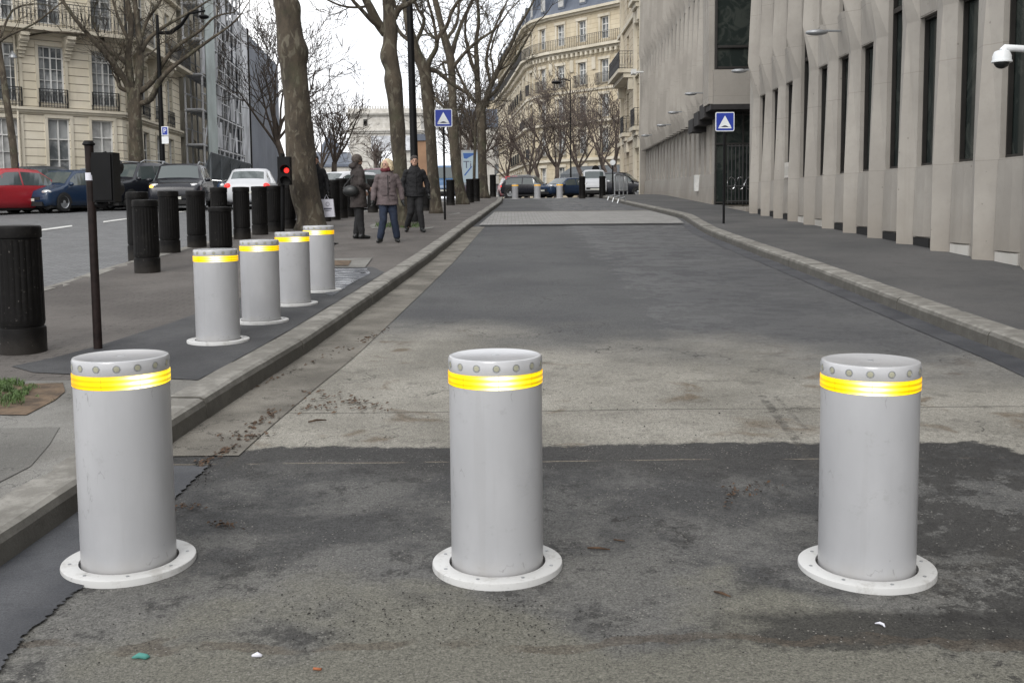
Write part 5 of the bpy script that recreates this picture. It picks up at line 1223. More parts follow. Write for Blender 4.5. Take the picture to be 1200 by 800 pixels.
# freely growing far trees
def free_tree(px_, Yd, h_px_top, trunk_py, r, seed, lab, group, mat='bark_far', spread=1.0, lev=3, zb=None, kids=(4, 6), n0=7, minr=.03):
    rg = random.Random(seed); b_ = at(px_, 232, Yd); z0 = gz(b_.x, Yd) + .1 if zb is None else zb
    t = empty('bare_tree', (b_.x, Yd, z0), 0, lab, 'tree', group); zt = at(px_, h_px_top, Yd).z; zc = at(px_, trunk_py, Yd).z; H_ = zt - zc
    mb = MB(); pts = [V(b_.x + rg.uniform(-.08, .08) * k, Yd, lerp(z0 - .1, zc, k / 4)) for k in range(5)]; mb.tube(pts, [r * 1.25, r, r * .95, r * .9, r * .85], 8); mb.build('trunk', mat, t, smooth='all')
    mb = MB()
    for k in range(n0):
        a = k * 2.4 + rg.uniform(-.4, .4); tl = rg.uniform(.25, .9) * spread if k else .05
        branch(mb, pts[-1] - V(0, 0, rg.uniform(0, .15) * (zc - z0)), V(math.cos(a) * tl, math.sin(a) * tl, 1), H_ * rg.uniform(.62, .85), r * .45, lev, rg, .10, minr, .13, kids, 5, (.45, .66))
    mb.build('crown', mat, t); return t
FT = [(618, 92, 108, 203, 'bare reddish tree before the curved end of the apartment house, leftmost of the row'), (628, 100, 104, 196, 'bare reddish tree above the black car with the red tail lamp'), (652, 94, 90, 196, 'bare reddish tree left of the far thin lamp post'), (680, 90, 98, 196, 'bare reddish tree above the white van'), (722, 84, 95, 196, 'bare reddish tree against the cream balcony house'), (708, 95, 100, 195, 'bare reddish tree between the van and the balcony house')]
for i, (px_, Yd, tp_, tr_, lab) in enumerate(FT): free_tree(px_, Yd, tp_, tr_, .22, 100 + i, lab, 'bare reddish trees across the junction', 'twigs_red', 1.0, 3, 1.5, (3, 5), 5, .018)
free_tree(594, 70, 150, 208, .14, 120, 'small bare tree at the left corner of the junction', 'bare reddish trees across the junction', 'twigs_red', .9, 3, 1.5, (3, 4), 5, .02)
free_tree(394, 75, 95, 190, .22, 131, 'bare round-crowned tree left of the stone arch', 'bare trees along the avenue', 'bark_far', 1.1, 3, None, (3, 4), 7, .014)
free_tree(329, 60, 22, 165, .2, 133, 'bare tree rising behind the thick trunk on its left', 'bare trees along the avenue', 'bark_far', .9, 3, None, (4, 5), 8, .014)
free_tree(375, 110, 118, 195, .25, 135, 'farther bare tree just right of the thick trunk', 'bare trees along the avenue', 'bark_far', 1.0, 3, None, (4, 5), 6, .022)
free_tree(545, 85, 90, 190, .3, 137, 'dark bare tree behind the speed bump sign, left one', 'bare trees behind the poster panel', 'bark_far', .7, 3, None, (4, 5), 6, .022)
free_tree(556, 95, 105, 195, .3, 139, 'dark bare tree behind the lit poster panel, right one', 'bare trees behind the poster panel', 'bark_far', .7, 3, None, (4, 5), 6, .022)
free_tree(442, 140, 160, 200, .3, 141, 'small faint bare tree in front of the stone arch', 'bare trees along the avenue', 'twigs_red', .9, 2, None, (4, 6), 7, .03)
# the long straight bough reaching in front of the sheeted house

# ------------------------------------------------------------------ cars
def car(name, lab, loc, heading, L, W, H, paint, style='hatch', cat='car', lit=False, tails=False, group='cars parked and driving on the avenue', scale=1):
    """heading: direction of the nose in degrees from +x"""
    t = empty(name, (loc[0], loc[1], gz(loc[0], loc[1]) + (0 if len(loc) < 3 else loc[2])), R(heading), lab, cat, group)
    hl, hw = L / 2, W / 2; rw = .32 * (1.1 if style == 'suv' else 1)
    bel = H * (.60 if style != 'van' else .52)
    # stations: x from nose(+) to tail(-): (x, zbot, zbelt, ztop, halfwidth, top halfwidth)
    if style == 'van': st = [(1, .34, .52, .52, .80, .6), (.97, .24, .72, .72, .93, .80), (.80, .2, .95, .97, .98, .88), (.70, .2, bel, bel + .05, 1, .86), (.50, .2, bel, H * .97, 1, .80), (.30, .2, bel, H, 1, .80), (-.5, .2, bel, H, 1, .80), (-.93, .22, bel, H * .98, 1, .80), (-.985, .3, bel, bel + .05, .97, .86), (-1, .36, .55, .55, .9, .7)]
    elif style == 'suv': st = [(1, .4, .62, .62, .78, .6), (.96, .28, .86, .86, .92, .80), (.82, .25, bel * .93, bel * .96, .98, .88), (.46, .25, bel, bel + .05, 1, .86), (.22, .25, bel, H * .975, 1, .74), (-.1, .25, bel, H, 1, .75), (-.62, .25, bel, H * .985, 1, .74), (-.88, .27, bel, bel + .22 * H, 1, .8), (-.96, .3, bel, bel * 1.0, .97, .86), (-1, .42, .6, .6, .88, .7)]
    else: st = [(1, .34, .50, .50, .76, .6), (.955, .2, .68, .68, .91, .80), (.80, .17, bel * .86, bel * .90, .98, .86), (.50, .17, bel, bel + .04, 1, .84), (.18, .17, bel, H * .97, 1, .70), (-.15, .17, bel, H, 1, .71), (-.58, .17, bel, H * .975, 1, .70), (-.90, .2, bel, bel + .16, 1, .78), (-.975, .26, bel * .95, bel * .96, .95, .84), (-1, .38, .6, .6, .86, .7)]
    mb = MB()
    def sec(s_):
        x, zb, ze, zt, w_, wt = s_; x *= hl; w_ *= hw; wt = min(wt * hw, w_ * .93); zm = lerp(zb, ze, .55)
        half = [(w_ * .72, zb), (w_ * .95, zb + .04), (w_ * 1.0, lerp(zb, ze, .3)), (w_ * 1.0, zm), (w_ * .985, lerp(zb, ze, .85)), (w_ * .955, ze), (lerp(w_ * .95, wt, .92), lerp(ze, zt, .9)), (wt * .86, zt - .0), (wt * .4, zt + .015)]
        return [V(x, y, z) for y, z in half] + [V(x, -y, z) for y, z in half[::-1]]
    ss = []
    for a, b_ in zip(st, st[1:]):
        for k in range(2): ss.append(tuple(lerp(p, q, k / 2) for p, q in zip(a, b_)))
    ss.append(st[-1]); n_ = 18
    for s_ in ss: mb.v += sec(s_)
    for i in range(len(ss) - 1):
        for j in range(n_): q = i * n_ + j; mb.f.append([q, i * n_ + (j + 1) % n_, (i + 1) * n_ + (j + 1) % n_, q + n_]); mb.mi.append(0)
    mb.f.append(list(range(n_))); mb.mi.append(0); mb.f.append([(len(ss) - 1) * n_ + j for j in range(n_)][::-1]); mb.mi.append(0)
    body = mb.build('body', paint, t, smooth='all', local=True)
    # glass: follows the body stations 6 mm proud
    def sidept(x, f_, sg):
        xs = x / hl
        for a, b_ in zip(st, st[1:]):
            if b_[0] <= xs <= a[0]:
                k = (a[0] - xs) / (a[0] - b_[0]); s_ = tuple(lerp(p, q, k) for p, q in zip(a, b_)); break
        x_, zb, ze, zt, w_, wt = s_; w_ *= hw; wt = min(wt * hw, w_ * .93); y0, z0, y1, z1 = w_ * .955, ze, lerp(w_ * .95, wt, .92), lerp(ze, zt, .9)
        return V(x, sg * (lerp(y0, y1, f_) + .008), lerp(z0, z1, f_)), zt, y1, z1, ze
    c_i, r_i = (3, 4); rear_i = 6; end_i = 7
    xa = lerp(st[c_i][0], st[r_i][0], .28) * hl; xb = lerp(st[rear_i][0], st[end_i][0], .62) * hl; xm = lerp(xa, xb, .46)
    for sg in (1, -1):
        for (p, q) in ((xa, xm + .035), (xm - .035, xb)):
            mbw = MB(); n2 = 6
            for k in range(n2 + 1):
                x = lerp(p, q, k / n2); lo = sidept(x, .08, sg)[0]; pt = sidept(x, .90, sg); hi = pt[0]
                mbw.v += [lo, hi, lo - V(0, sg * .03, 0), hi - V(0, sg * .03, 0)]
            for k in range(n2): a = 4 * k; mbw.f += [[a, a + 1, a + 5, a + 4], [a + 2, a + 6, a + 7, a + 3], [a, a + 4, a + 6, a + 2], [a + 1, a + 3, a + 7, a + 5]]; mbw.mi += [0] * 4
            mbw.f += [[0, 2, 3, 1], [n2 * 4, n2 * 4 + 1, n2 * 4 + 3, n2 * 4 + 2]]; mbw.mi += [0, 0]
            mbw.build('side_window', 'car_glass', t, local=True)
    def screen(i0, i1, f0, f1, nm, e):
        mbw = MB(); rows_ = []
        for f_ in (f0, (f0 + f1) / 2, f1):
            s_ = tuple(lerp(p, q, f_) for p, q in zip(st[i0], st[i1])); x, zb, ze, zt, w_, wt = s_; wt = min(wt * hw, w_ * hw * .93)
            rows_.append([V(x * hl + e * .012, y * wt * .90, zt + .022 - .03 * abs(y) ** 3) for y in (-1, -.6, 0, .6, 1)])
        for r_ in rows_: mbw.v += r_
        for r_ in rows_: mbw.v += [v - V(e * .03, 0, .03) for v in r_]
        for k in range(2):
            for j in range(4): q = k * 5 + j; mbw.f += [[q, q + 1, q + 6, q + 5], [q + 15, q + 20, q + 21, q + 16]]; mbw.mi += [0, 0]
        mbw.build(nm, 'car_glass', t, local=True)
    screen(3, 4, .12, .9, 'windscreen', 1)
    if style == 'van': screen(7, 8, .1, .8, 'rear_window', -1)
    else: screen(6, 7, .25, .95, 'rear_window', -1)
    # wheels
    for sx in (.62, -.60):
        for sg in (1, -1):
            M_ = Matrix.Rotation(R(-90 * sg), 3, 'X'); c_ = (sx * hl, sg * (hw - .19), rw)
            mb = MB(); mb.lathe([(rw * .62, .0), (rw * .97, .01), (rw, .04), (rw, .16), (rw * .96, .195), (rw * .66, .2)], 22, c_, False, M=M_); wh = mb.build('wheel', 'rubber', t, smooth=True, local=True)
            mb = MB(); mb.lathe([(rw * .64, .195), (rw * .58, .17), (rw * .3, .165), (rw * .16, .19), (.001, .19)], 20, c_, False, M=M_, fn=None); mb.build('rim', 'grey_metal', wh, smooth=True, local=True)
            mb = MB(); n3 = 14; pts = []
            for k in range(n3 + 1):
                a = math.pi * k / n3; pts += [V(sx * hl + rw * 1.16 * math.cos(a), sg * (hw + .004), rw * .92 + rw * 1.13 * math.sin(a)), V(sx * hl + rw * 1.0 * math.cos(a), sg * (hw + .006), rw * .92 + rw * .98 * math.sin(a))]
            mb.add(pts, [(2 * k, 2 * k + 1, 2 * k + 3, 2 * k + 2) for k in range(n3)])
            mb.add([V(sx * hl, sg * (hw + .002), rw * .92)] + pts[1::2], [(0, k + 1, k + 2) for k in range(n3)])
            mb.build('wheel_arch', 'rubber', t, local=True, fix=False)
            wh.location.y += sg * .012 * S
    z1 = st[1][3]; 
    for sg in (1, -1):
        mb = MB(); mb.ico((hl * .90, sg * hw * .70, z1 * .97), (.15, .19, .085), None, 2); mb.build('headlight', 'headlamp' if not (lit and sg == lit) else 'headlamp', t, smooth='all', local=True)
        if lit and sg == lit: mb = MB(); mb.ico((hl * .955, sg * hw * .80, z1 * .93), (.075, .075, .06), None, 2); mb.build('indicator', 'lamp_amber', t, smooth='all', local=True)
        mb = MB(); mb.ico((-hl * .945, sg * hw * .80, bel * .90), (.10, .14, .12 if style != 'van' else .25), None, 2); mb.build('tail_light', 'lamp_red' if tails else 'tail_red', t, smooth='all', local=True)
        mb = MB(); mb.ico((xa + .12, sg * (hw + .07), bel + .06), (.07, .11, .07), None, 2); mb.build('mirror', paint, t, smooth='all', local=True)
    mb = MB(); mb.box(hl * .975, hl + .02, -.45, .45, .40, .50); mb.box(hl * .96, hl * 1.0 + .012, -.55, .55, .20, .34); mb.build('grille', 'rubber', t, local=True)
    mb = MB(); mb.box(hl + .0205, hl + .03, -.24, .24, .36, .45); mb.build('number_plate', 'plate', t, local=True)
    mb = MB(); mb.box(-hl - .03, -hl + .03, -.24, .24, .52, .62); mb.build('number_plate', 'plate', t, local=True)
    mb = MB(); mb.box(-hl * .9, hl * .9, -hw * .88, hw * .88, .13, .24); mb.build('underbody', 'rubber', t, local=True)
    if style == 'suv':
        for sg in (1, -1): mb = MB(); mb.tube([V(hl * .15, sg * hw * .66, H * .985), V(hl * .05, sg * hw * .68, H + .06), V(-hl * .55, sg * hw * .68, H + .05), V(-hl * .65, sg * hw * .66, H * .98)], .022, 5); mb.build('roof_rail', 'grey_metal', t, local=True)
    return t
def cx(px_, Yd): return (px_ - 600) / 1200 * Yd
car('red_hatchback', 'red hatchback parked at the left edge before the cream house', (cx(4, 34), 34), -112, 3.9, 1.6, 1.50, 'car_red')
car('dark_hatchback', 'dark blue hatchback parked beside the red one', (cx(84, 36), 36), -108, 3.7, 1.65, 1.45, 'car_navy')
car('parked_car', 'dark car whose roof shows behind the red and blue cars', (cx(42, 39.8), 39.8), -120, 3.8, 1.5, 1.62, 'car_grey')
car('parked_car', 'silver dark car half hidden between the blue hatchback and the signal box', (cx(118, 39.3), 39.3), -110, 3.8, 1.5, 1.55, 'car_silver')
car('parked_suv', 'dark off-roader with bright roof rails right of the signal box', (cx(160, 38.3), 38.3), -108, 4.0, 1.75, 1.72, 'car_black', 'suv')
car('driving_suv', 'black off-roader facing the camera with one amber lamp lit', (cx(217, 37.5), 37.5), -80, 4.3, 1.85, 1.66, 'car_black', 'suv', lit=-1)
car('white_hatchback', 'white hatchback seen from behind with red tail lamps left of the red signal', (cx(300, 39), 39), 97, 3.9, 1.68, 1.46, 'car_white', tails=True)
car('pale_taxi', 'pale silver car right of the thick trunk behind the shopping bag', (cx(402, 36.5), 36.5), -125, 4.1, 1.6, 1.36, 'car_white')
car('parked_car', 'maroon car glimpsed between the hooded walker and the blonde walker', (cx(445, 46), 46), -110, 4.0, 1.6, 1.5, 'car_maroon')
car('parked_car', 'pale car far up the avenue behind the white hatchback', (cx(352, 60), 60), -85, 4.0, 1.6, 1.4, 'car_silver')
car('blue_van', 'blue and white van glimpsed right of the left speed bump sign', (cx(527, 56), 56), -95, 4.4, 1.7, 1.75, 'car_blue', 'van', 'van')
g2 = 'vehicles at the far junction'
car('black_suv', 'black off-roader at the far junction with a glowing red tail lamp', (cx(622, 64), 64), -20, 3.4, 1.6, 1.36, 'car_black', 'suv', tails=True, group=g2)
car('red_car', 'red car half hidden left of the far black off-roader', (cx(602, 70), 70), -80, 4.0, 1.5, 1.55, 'car_red', group=g2)
car('blue_car', 'dark blue car with a bright windscreen at the far junction', (cx(663, 60), 60), -140, 3.6, 1.6, 1.15, 'car_navy', group=g2)
car('white_van', 'small white van facing the camera at the end of the street', (cx(696, 56), 56), -92, 3.6, 1.35, 1.45, 'car_white', 'van', 'van', group=g2)
car('maroon_car', 'maroon car just right of the white van', (cx(713, 66), 66), -100, 4.2, 1.6, 1.5, 'car_maroon', 'suv', group=g2)
car('black_car', 'black car behind the crowd barriers at the far right', (cx(727, 62), 62), -20, 4.2, 1.7, 1.5, 'car_black', group=g2)
# motorbike between the off-roader and the white hatchback
Yd = 38; c_ = V(cx(262, Yd), Yd, gz(cx(262, Yd), Yd))
t = empty('motor_scooter', c_, R(-70), 'blue motor scooter between the black off-roader and the white hatchback', 'motorbike')
for x in (.6, -.55):
    mb = MB(); mb.lathe([(.17, -.05), (.28, -.05), (.3, 0), (.28, .05), (.17, .05)], 18, (x, 0, .3), False, M=Matrix.Rotation(R(90), 3, 'X')); mb.build('wheel', 'rubber', t, smooth=True, local=True)
mb = MB(); mb.ico((-.35, 0, .62), (.48, .17, .18), None, 2); mb.ico((.45, 0, .72), (.14, .2, .32), Matrix.Rotation(R(-20), 3, 'Y'), 2); mb.box(-.2, .5, -.14, .14, .3, .4); mb.build('body', 'car_navy', t, smooth='all', local=True)
mb = MB(); mb.ico((-.3, 0, .82), (.4, .15, .07), None, 2); mb.build('seat', 'rubber', t, smooth='all', local=True)
mb = MB(); mb.tube([V(.6, 0, .3), V(.45, 0, 1.02)], .03, 6); mb.tube([V(.38, -.33, 1.05), V(.46, 0, 1.02), V(.38, .33, 1.05)], .02, 6); mb.build('handlebar', 'chrome', t, local=True)
mb = MB(); mb.ico((.62, 0, .85), (.06, .09, .08), None, 2); mb.build('headlight', 'headlamp', t, smooth='all', local=True)

# ------------------------------------------------------------------ people
def skin_from(mbs, name, mat, parent, voxel=.014, smooth_it=6, jitter=0):
    """union the rough volumes of mbs into one continuous surface"""
    me = bpy.data.meshes.new('tmp'); me.from_pydata([v * S for v in mbs.v], [], mbs.f)
    o = bpy.data.objects.new('tmp', me); COL.objects.link(o)
    m1 = o.modifiers.new('r', 'REMESH'); m1.mode = 'VOXEL'; m1.voxel_size = voxel * S; m1.use_smooth_shade = True
    m2 = o.modifiers.new('s', 'SMOOTH'); m2.iterations = smooth_it; m2.factor = .5
    dg = bpy.context.evaluated_depsgraph_get(); me2 = bpy.data.meshes.new_from_object(o.evaluated_get(dg)); bpy.data.objects.remove(o)
    me2.materials.clear(); me2.materials.append(MATS[mat]); me2.name = name
    for v in me2.vertices:
        if jitter: v.co += v.normal * jitter * S * (noise.noise(Vector((v.co.x * 8, v.co.y * 8, v.co.z * 13))) + .5 * noise.noise(v.co * 34))
    me2.polygons.foreach_set('use_smooth', [True] * len(me2.polygons)); o = bpy.data.objects.new(name, me2); COL.objects.link(o)
    if parent: o.parent = parent
    return o
def cap(mb, a, b_, r0, r1, n=5, sides=14, flat=None):
    """tapered capsule"""
    a, b_ = Vector(a), Vector(b_); d = b_ - a; L = d.length; dn = d.normalized() if L > 1e-6 else V(0, 0, 1)
    pts, rad = [], []
    for k in range(1, 4): an = R(90 - 30 * k) ; pts.append(a - dn * r0 * math.sin(an)); rad.append(max(.002, r0 * math.cos(an)))
    for k in range(1, n): pts.append(a + d * k / n); rad.append(lerp(r0, r1, k / n))
    for k in range(0, 3): an = R(30 * k); pts.append(b_ + dn * r1 * math.sin(an)); rad.append(max(.002, r1 * math.cos(an)))
    mb.tube(pts, rad, sides)
def loftring(mb, rings, sides=20):
    """rings: (centre, rx, ry)"""
    k = len(mb.v)
    for (c_, rx, ry) in rings:
        for j in range(sides): a = 2 * math.pi * j / sides; mb.v.append(Vector(c_) + V(rx * math.cos(a), ry * math.sin(a), 0))
    for i in range(len(rings) - 1):
        for j in range(sides): q = k + i * sides; mb.f.append([q + j, q + (j + 1) % sides, q + sides + (j + 1) % sides, q + sides + j]); mb.mi.append(0)
    mb.f.append([k + j for j in range(sides)][::-1]); mb.f.append([k + (len(rings) - 1) * sides + j for j in range(sides)]); mb.mi += [0, 0]
def hand(mb, w, d, side):
    """relaxed hand hanging from wrist w along d"""
    d = Vector(d).normalized(); f_ = V(0, -1, 0); f_ = (f_ - d * f_.dot(d)).normalized(); sx = d.cross(f_) * side
    cap(mb, w, w + d * .045, .024, .030); cap(mb, w + d * .04 + f_ * .012, w + d * .06 + f_ * .018, .026, .024); cap(mb, w + d * .04 - f_ * .012, w + d * .06 - f_ * .018, .026, .022)
    for i, (o, l_) in enumerate(((.030, .058), (.011, .066), (-.009, .061), (-.028, .047))):
        p0 = w + d * .07 + f_ * o; p1 = p0 + d * l_ * .5 - sx * .006; p2 = p1 + d * l_ * .4 - sx * .018; cap(mb, p0, p1, .0095, .009, 3, 8); cap(mb, p1, p2, .009, .0075, 3, 8)
    p0 = w + d * .02 + f_ * .026; p1 = p0 + d * .03 + f_ * .016 - sx * .01; cap(mb, p0, p1, .012, .010, 3, 8); cap(mb, p1, p1 + d * .026 - sx * .006, .010, .008, 3, 8)
def person(lab, feet_px, height_px, face, J, coat, legs, hair, coat_len=.46, shoe='leather_black', **kw):
    """built at 1.50 plan units tall facing -y, feet at z 0. J: joints (hips, knees, ankles, shoulders, elbows, wrists)"""
    g_ = G(feet_px[0], feet_px[1], KERB); sc_ = height_px / 1200 * g_.y / 1.5
    t = empty('person', g_, R(face), lab, 'person'); t.scale = (sc_, sc_, sc_)
    hipz = .74; GL = []
    mb = MB()
    for s_ in (1, -1):
        k_ = 'L' if s_ > 0 else 'R'; hp, kn, an = V(.075 * s_, 0, hipz), V(*J['knee' + k_]), V(*J['ankle' + k_])
        cap(mb, hp, kn, .078, .052); cap(mb, kn, kn.lerp(an, .35), .050, .050); cap(mb, kn.lerp(an, .35), an, .050, .034)
        sh, el, wr = V(.142 * s_, .0, 1.165), V(*J['elbow' + k_]), V(*J['wrist' + k_]); cap(mb, sh, el, .036, .032); cap(mb, el, wr, .036, .024)
        hand(mb, wr, (wr - el), s_)
        if kw.get('gloves'): GL.append((V(*wr), wr - el, s_))
        fd = V(*J.get('toe' + k_, (0, -1, 0))); cap(mb, an - V(0, 0, .01), an + fd * .05 - V(0, 0, .03), .028, .02)
    loftring(mb, [((0, 0, .68), .13, .09), ((0, 0, .80), .145, .10), ((0, 0, .93), .125, .085), ((0, 0, 1.06), .14, .09), ((0, .005, 1.16), .14, .085), ((0, .005, 1.22), .095, .065), ((0, .005, 1.29), .06, .055)])
    hd = J.get('head', (0, -.01)); yaw = R(J.get('yaw', 0)); Mh = Matrix.Rotation(yaw, 3, 'Z'); hc = V(hd[0], hd[1], 1.395)
    cap(mb, (0, .005, 1.26), hc - V(0, -.01, .06), .052, .048)
    mb.ico(hc + Mh @ V(0, .008, .018), (.070, .085, .090), Mh, 3); mb.ico(hc + Mh @ V(0, -.022, -.045), (.052, .058, .055), Mh, 2)
    mb.ico(hc + Mh @ V(0, -.083, -.012), (.012, .02, .022), Mh, 2); mb.ico(hc + Mh @ V(0, -.072, -.052), (.022, .012, .007), Mh, 2)
    for s_ in (1, -1): mb.ico(hc + Mh @ V(.072 * s_, .01, -.005), (.01, .018, .028), Mh, 2)
    body = skin_from(mb, 'body', 'skin', t, .0085, 3)
    for (a_, d_, s_) in GL: mb = MB(); hand(mb, a_, d_, s_); g__ = skin_from(mb, 'glove', 'leather_black', t, .006, 0, 0); [setattr(v, 'co', v.co + v.normal * .006) for v in g__.data.vertices]
    mb = MB()
    for s_ in (1, -1): mb.ico(hc + Mh @ V(.027 * s_, -.071, .012), (.011, .007, .006), Mh, 2); mb.ico(hc + Mh @ V(.028 * s_, -.076, .030), (.019, .006, .004), Mh, 2)
    e_ = mb.build('eyes', 'hair_dark', t, local=True, smooth='all')
    # trousers
    mb = MB()
    for s_ in (1, -1):
        k_ = 'L' if s_ > 0 else 'R'; hp, kn, an = V(.075 * s_, 0, hipz), V(*J['knee' + k_]), V(*J['ankle' + k_])
        cap(mb, hp, kn, .092, .070); cap(mb, kn, an + V(0, 0, .035), .070, kw.get('hem', .056))
    loftring(mb, [((0, 0, .66), .15, .105), ((0, 0, .80), .155, .11), ((0, 0, .88), .14, .10)])
    skin_from(mb, 'trousers', legs, t, .012, 4, .006)
    # coat
    mb = MB(); zb = hipz + .12 - (coat_len - .26)
    fl = kw.get('flare', 1.0)
    loftring(mb, [((0, .0, zb), .185 * fl, .135 * fl), ((0, 0, lerp(zb, .95, .5)), .180 * (fl + 1) / 2, .135), ((0, 0, .95), .168, .125), ((0, 0, 1.08), .172, .125), ((0, .005, 1.18), .172, .118), ((0, .008, 1.25), .118, .095), ((0, .01, 1.30), .085, .08), ((0, .01, 1.335), .075, .072)])
    for s_ in (1, -1):
        k_ = 'L' if s_ > 0 else 'R'; sh, el, wr = V(.158 * s_, .0, 1.19), V(*J['elbow' + k_]), V(*J['wrist' + k_]); cap(mb, sh, el, .062, .054); cap(mb, el, el.lerp(wr, .93), .058, .046)
    if kw.get('hood'): mb.ico((0, .085, 1.29), (.105, .075, .06), None, 2); mb.ico((0, .06, 1.33), (.10, .07, .04), None, 2)
    ct = skin_from(mb, 'coat', coat, t, .011, 2, .012)
    mb = MB(); mb.tube([V(.0, -.135, zb + .02), V(0, -.140, .95), V(0, -.137, 1.08), V(0, -.115, 1.22)], .006, 5); mb.build('zip', 'trousers', t, local=True)
    if kw.get('buttons'): 
        for k in range(5): mb = MB(); mb.ico((.03, -.137, zb + .1 + k * .1), .011, None, 1); mb.build('button', 'trousers', t, local=True)
        for s_ in (1, -1): mb = MB(); mb.box(.065 * s_ - .05, .065 * s_ + .05, -.150, -.135, .86, .90); mb.build('pocket_flap', coat, t, local=True)
    # shoes
    for s_ in (1, -1):
        k_ = 'L' if s_ > 0 else 'R'; an = V(*J['ankle' + k_]); fd = V(*J.get('toe' + k_, (0, -1, 0))); mb = MB()
        cap(mb, an + V(0, 0, kw.get('boot', .0)), an - V(0, 0, .02), .050, .046); cap(mb, an - V(0, 0, .03) - fd * .03, an + fd * .13 - V(0, 0, .045), .040, .032); mb.box(0, 0, 0, 0, 0, 0) if 0 else None
        skin_from(mb, 'shoe', shoe, t, .011, 2)
    # hair
    mb = MB()
    if hair == 'bob':
        mb.ico(hc + Mh @ V(0, .042, .040), (.104, .096, .094), Mh, 3)
        for k in range(26):
            a = R(-25 + 230 * k / 25); p0 = hc + Mh @ V(.092 * math.cos(a), .035 + .085 * math.sin(a), .045); cap(mb, p0, p0 + Mh @ V(.018 * math.cos(a), .02 * math.sin(a), -.12 - .015 * math.sin(k * 2.3)), .024, .016, 3, 8)
        hm = 'hair_blonde'
    elif hair == 'short_brown': mb.ico(hc + Mh @ V(0, .026, .030), (.086, .098, .092), Mh, 3); mb.ico(hc + Mh @ V(0, .05, -.015), (.070, .055, .06), Mh, 2); hm = 'hair_brown'
    else: mb.ico(hc + Mh @ V(0, .026, .056), (.080, .096, .074), Mh, 3); mb.ico(hc + Mh @ V(0, .045, .0), (.078, .062, .07), Mh, 2); hm = 'hair_dark'
    skin_from(mb, 'hair', hm, t, .011, 2, .012)
    if kw.get('scarf'):
        mb = MB(); mb.tube([V(.085 * math.sin(a), .01 - .08 * math.cos(a), 1.315 + .01 * math.sin(2 * a)) for a in [R(20 * k) for k in range(19)]], .035, 8); mb.build('scarf', 'scarf_red', t, local=True, smooth='all')
    return t, sc_
# woman in mauve coat: steps towards the camera, looks to her right
JW = dict(kneeL=(.11, -.05, .40), ankleL=(.16, -.02, .075), kneeR=(-.09, -.09, .41), ankleR=(-.15, -.10, .075), elbowL=(.245, .03, .98), wristL=(.27, -.02, .78), elbowR=(-.235, .01, .97), wristR=(-.265, -.04, .77), yaw=-38, head=(-.01, -.01), toeR=(-.45, -.9, 0), toeL=(.1, -1, 0))
person('blonde person in a mauve coat and jeans with a red scarf walking towards the camera', (455, 284), 96, 12, JW, 'coat_mauve', 'jeans', 'bob', .44, scarf=True, hood=True, gloves=True, buttons=True, flare=1.12, boot=.09, hem=.066)
JH = dict(kneeL=(.07, -.02, .40), ankleL=(.075, .03, .075), kneeR=(-.06, .0, .40), ankleR=(-.065, -.03, .075), elbowL=(.22, .0, .98), wristL=(.17, -.14, .86), elbowR=(-.22, .03, .98), wristR=(-.15, -.14, .90), yaw=14, toeL=(0, -1, 0), toeR=(0, -1, 0), head=(0, -.01))
pb, sb = person('person in a dark brown hooded coat standing sideways with a black shoulder bag', (421, 280), 98, 118, JH, 'coat_brown', 'trousers', 'short_brown', .56, hood=True, flare=1.1, hem=.056)
JM = dict(kneeL=(.08, -.10, .42), ankleL=(.12, -.10, .075), kneeR=(-.09, -.02, .40), ankleR=(-.15, .14, .08), elbowL=(.25, .04, .98), wristL=(.27, .02, .77), elbowR=(-.24, .04, .98), wristR=(-.235, -.03, .78), yaw=-6, toeL=(.15, -1, 0), toeR=(-.3, -.95, 0))
person('dark haired person in a black jacket and trousers walking by the lamp post', (487, 272), 88, 14, JM, 'coat_black', 'trousers', 'short', .42, flare=1.08, gloves=True)
JB = dict(kneeL=(.07, .0, .40), ankleL=(.08, .05, .075), kneeR=(-.07, -.05, .40), ankleR=(-.07, -.06, .075), elbowL=(.235, .02, .98), wristL=(.25, -.02, .78), elbowR=(-.235, .02, .98), wristR=(-.26, -.05, .79))
person('person in a dark coat mostly hidden behind the thick tree trunk, carrying a white bag', (371, 267.5), 84, 4, JB, 'coat_black', 'trousers', 'short', .5, gloves=True)
# bags
c_ = at(404, 225, G(421, 280, KERB).y - .02)
c_ = at(411, 224, G(421, 280, KERB).y - .22)
t = empty('shoulder_bag', c_ - V(0, 0, .1), 0, 'black shoulder bag at the side of the hooded coat', 'bag')
mb = MB(); mb.ico(c_, (.145, .07, .105), None, 3); mb.build('pouch', 'leather_black', t, smooth='all')
mb = MB(); mb.tube([c_ + V(-.13, 0, .05), c_ + V(-.1, .06, .12), c_ + V(.05, .10, .3), c_ + V(.16, .12, .42)], .012, 5); mb.build('strap', 'leather_black', t)
gb = G(371, 267.5, KERB); Yb = gb.y - .12; c_ = at(384.5, 244, Yb); w_, h_ = 8.3 / 1200 * Yb, 10.5 / 1200 * Yb
t = empty('shopping_bag', c_ - V(0, 0, h_), 0, 'white paper shopping bag with small print held beside the thick trunk', 'bag')
mb = MB(); mb.hexa([c_ + V(-w_ * .9, -.04, -h_), c_ + V(w_ * .95, -.05, -h_ * .95), c_ + V(w_ * .95, .05, -h_ * .95), c_ + V(-w_ * .9, .05, -h_), c_ + V(-w_, -.02, h_), c_ + V(w_ * .75, -.03, h_), c_ + V(w_ * .75, .03, h_), c_ + V(-w_, .03, h_)]); sb_ = mb.build('bag_body', 'paper_white', t)
